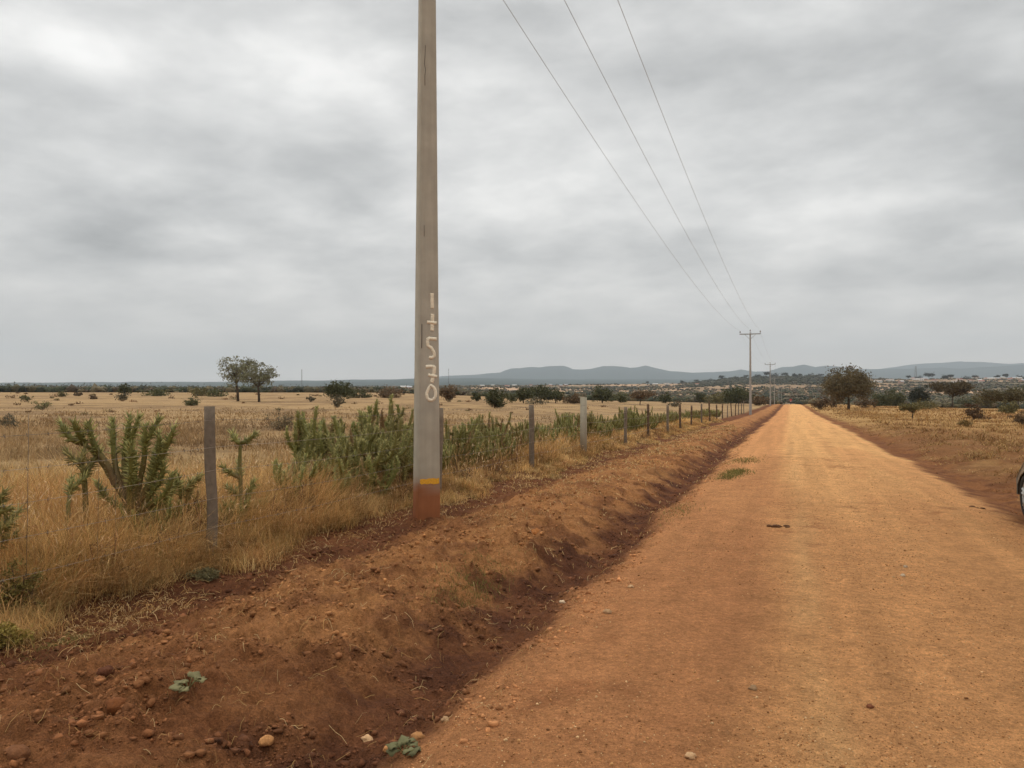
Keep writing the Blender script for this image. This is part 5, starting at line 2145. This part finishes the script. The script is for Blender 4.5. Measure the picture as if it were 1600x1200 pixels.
# ------------------------------------------------------------------ far motorcyclist on the road
def rider():
    px, dep = 1235.5, 205.0
    d = dirpx(px)
    x, y = d[0] * dep, d[1] * dep
    z = hz(x, y)
    e = empty('motorcycle', (x, y, z))
    tag(e, 'tiny motorcycle at the far end of the dirt road', 'motorcycle')
    dk = lin(50, 46, 46)
    for yy in (-.62, .62):
        b = MB()
        b.lathe([(-.04, .22), (-.05, .28), (0, .31), (.05, .28), (.04, .22)], 18, 'x', (0, yy, .31), dk)
        b.build('wheel', M_STEEL, e, True)
    b = MB()
    b.tube([(0, -.62, .31), (0, -.42, .75), (0, -.34, .98)], .035, 6, dk)
    b.tube([(0, .62, .31), (0, .05, .42), (0, -.36, .8)], .05, 6, dk)
    b.box(0, .0, .45, .26, .42, .30, dk)
    b.tube([(-.36, -.28, 1.02), (0, -.36, .98), (.36, -.28, 1.02)], .02, 6, dk)
    b.build('frame', M_STEEL, e)
    b = MB()
    b.lathe([(-.42, .02), (-.34, .12), (-.15, .15), (.02, .10), (.06, .02)], 12, 'y', (0, 0, .82), lin(150, 40, 36))
    b.build('fuel_tank', M_STEEL, e, True)
    b = MB()
    b.tube([(0, .05, .8), (0, .35, .8), (0, .66, .84)], [.11, .13, .08], 8, dk)
    b.build('seat', M_STEEL, e, True)
    b = MB()
    b.lathe([(-.50, .02), (-.52, .09), (-.46, .10)], 12, 'y', (0, 0, .9), lin(220, 215, 200))
    b.build('headlight', M_STEEL, e, True)
    # rider: one skinned body
    p = empty('person', (x, y, z))
    tag(p, 'tiny person in a red top riding the motorcycle at the road end', 'person')
    vs = [(0, .18, .90), (0, .16, 1.12), (0, .10, 1.38), (0, .06, 1.50), (0, .02, 1.64), (0, .0, 1.74),
          (-.11, .14, .88), (-.22, -.22, .78), (-.16, -.02, .36), (-.16, -.16, .30), (.11, .14, .88), (.22, -.22, .78), (.16, -.02, .36), (.16, -.16, .30),
          (-.20, .09, 1.40), (-.32, -.02, 1.18), (-.35, -.26, 1.05), (.20, .09, 1.40), (.32, -.02, 1.18), (.35, -.26, 1.05)]
    ed = [(0, 1), (1, 2), (2, 3), (3, 4), (4, 5), (0, 6), (6, 7), (7, 8), (8, 9), (0, 10), (10, 11), (11, 12), (12, 13), (2, 14), (14, 15), (15, 16), (2, 17), (17, 18), (18, 19)]
    rad = [.16, .15, .17, .06, .10, .085, .10, .075, .05, .045, .10, .075, .05, .045, .07, .05, .035, .07, .05, .035]
    me = bpy.data.meshes.new('body')
    me.from_pydata(vs, ed, [])
    o = bpy.data.objects.new('body', me)
    COL.objects.link(o)
    o.parent = p
    sk = o.modifiers.new('skin', 'SKIN')
    for i, rr_ in enumerate(rad):
        me.skin_vertices[0].data[i].radius = (rr_, rr_)
    me.skin_vertices[0].data[0].use_root = True
    su = o.modifiers.new('sub', 'SUBSURF')
    su.levels = su.render_levels = 1
    m = bpy.data.materials.new('rider cloth')
    m.use_nodes = True
    n, l = m.node_tree.nodes, m.node_tree.links
    g = n.new('ShaderNodeTexCoord')
    s = n.new('ShaderNodeSeparateXYZ')
    l.new(g.outputs['Object'], s.inputs[0])
    cr = n.new('ShaderNodeValToRGB')
    cr.color_ramp.interpolation = 'CONSTANT'
    cr.color_ramp.elements[0].color = (*lin(60, 60, 74), 1)
    cr.color_ramp.elements[1].position = .46
    cr.color_ramp.elements[1].color = (*lin(176, 62, 56), 1)
    el_ = cr.color_ramp.elements.new(.755)
    el_.color = (*lin(92, 62, 48), 1)
    mr = n.new('ShaderNodeMath')
    mr.operation = 'DIVIDE'
    mr.inputs[1].default_value = 2.0
    l.new(s.outputs[2], mr.inputs[0])
    l.new(mr.outputs[0], cr.inputs[0])
    l.new(cr.outputs[0], n['Principled BSDF'].inputs['Base Color'])
    me.materials.append(m)


rider()
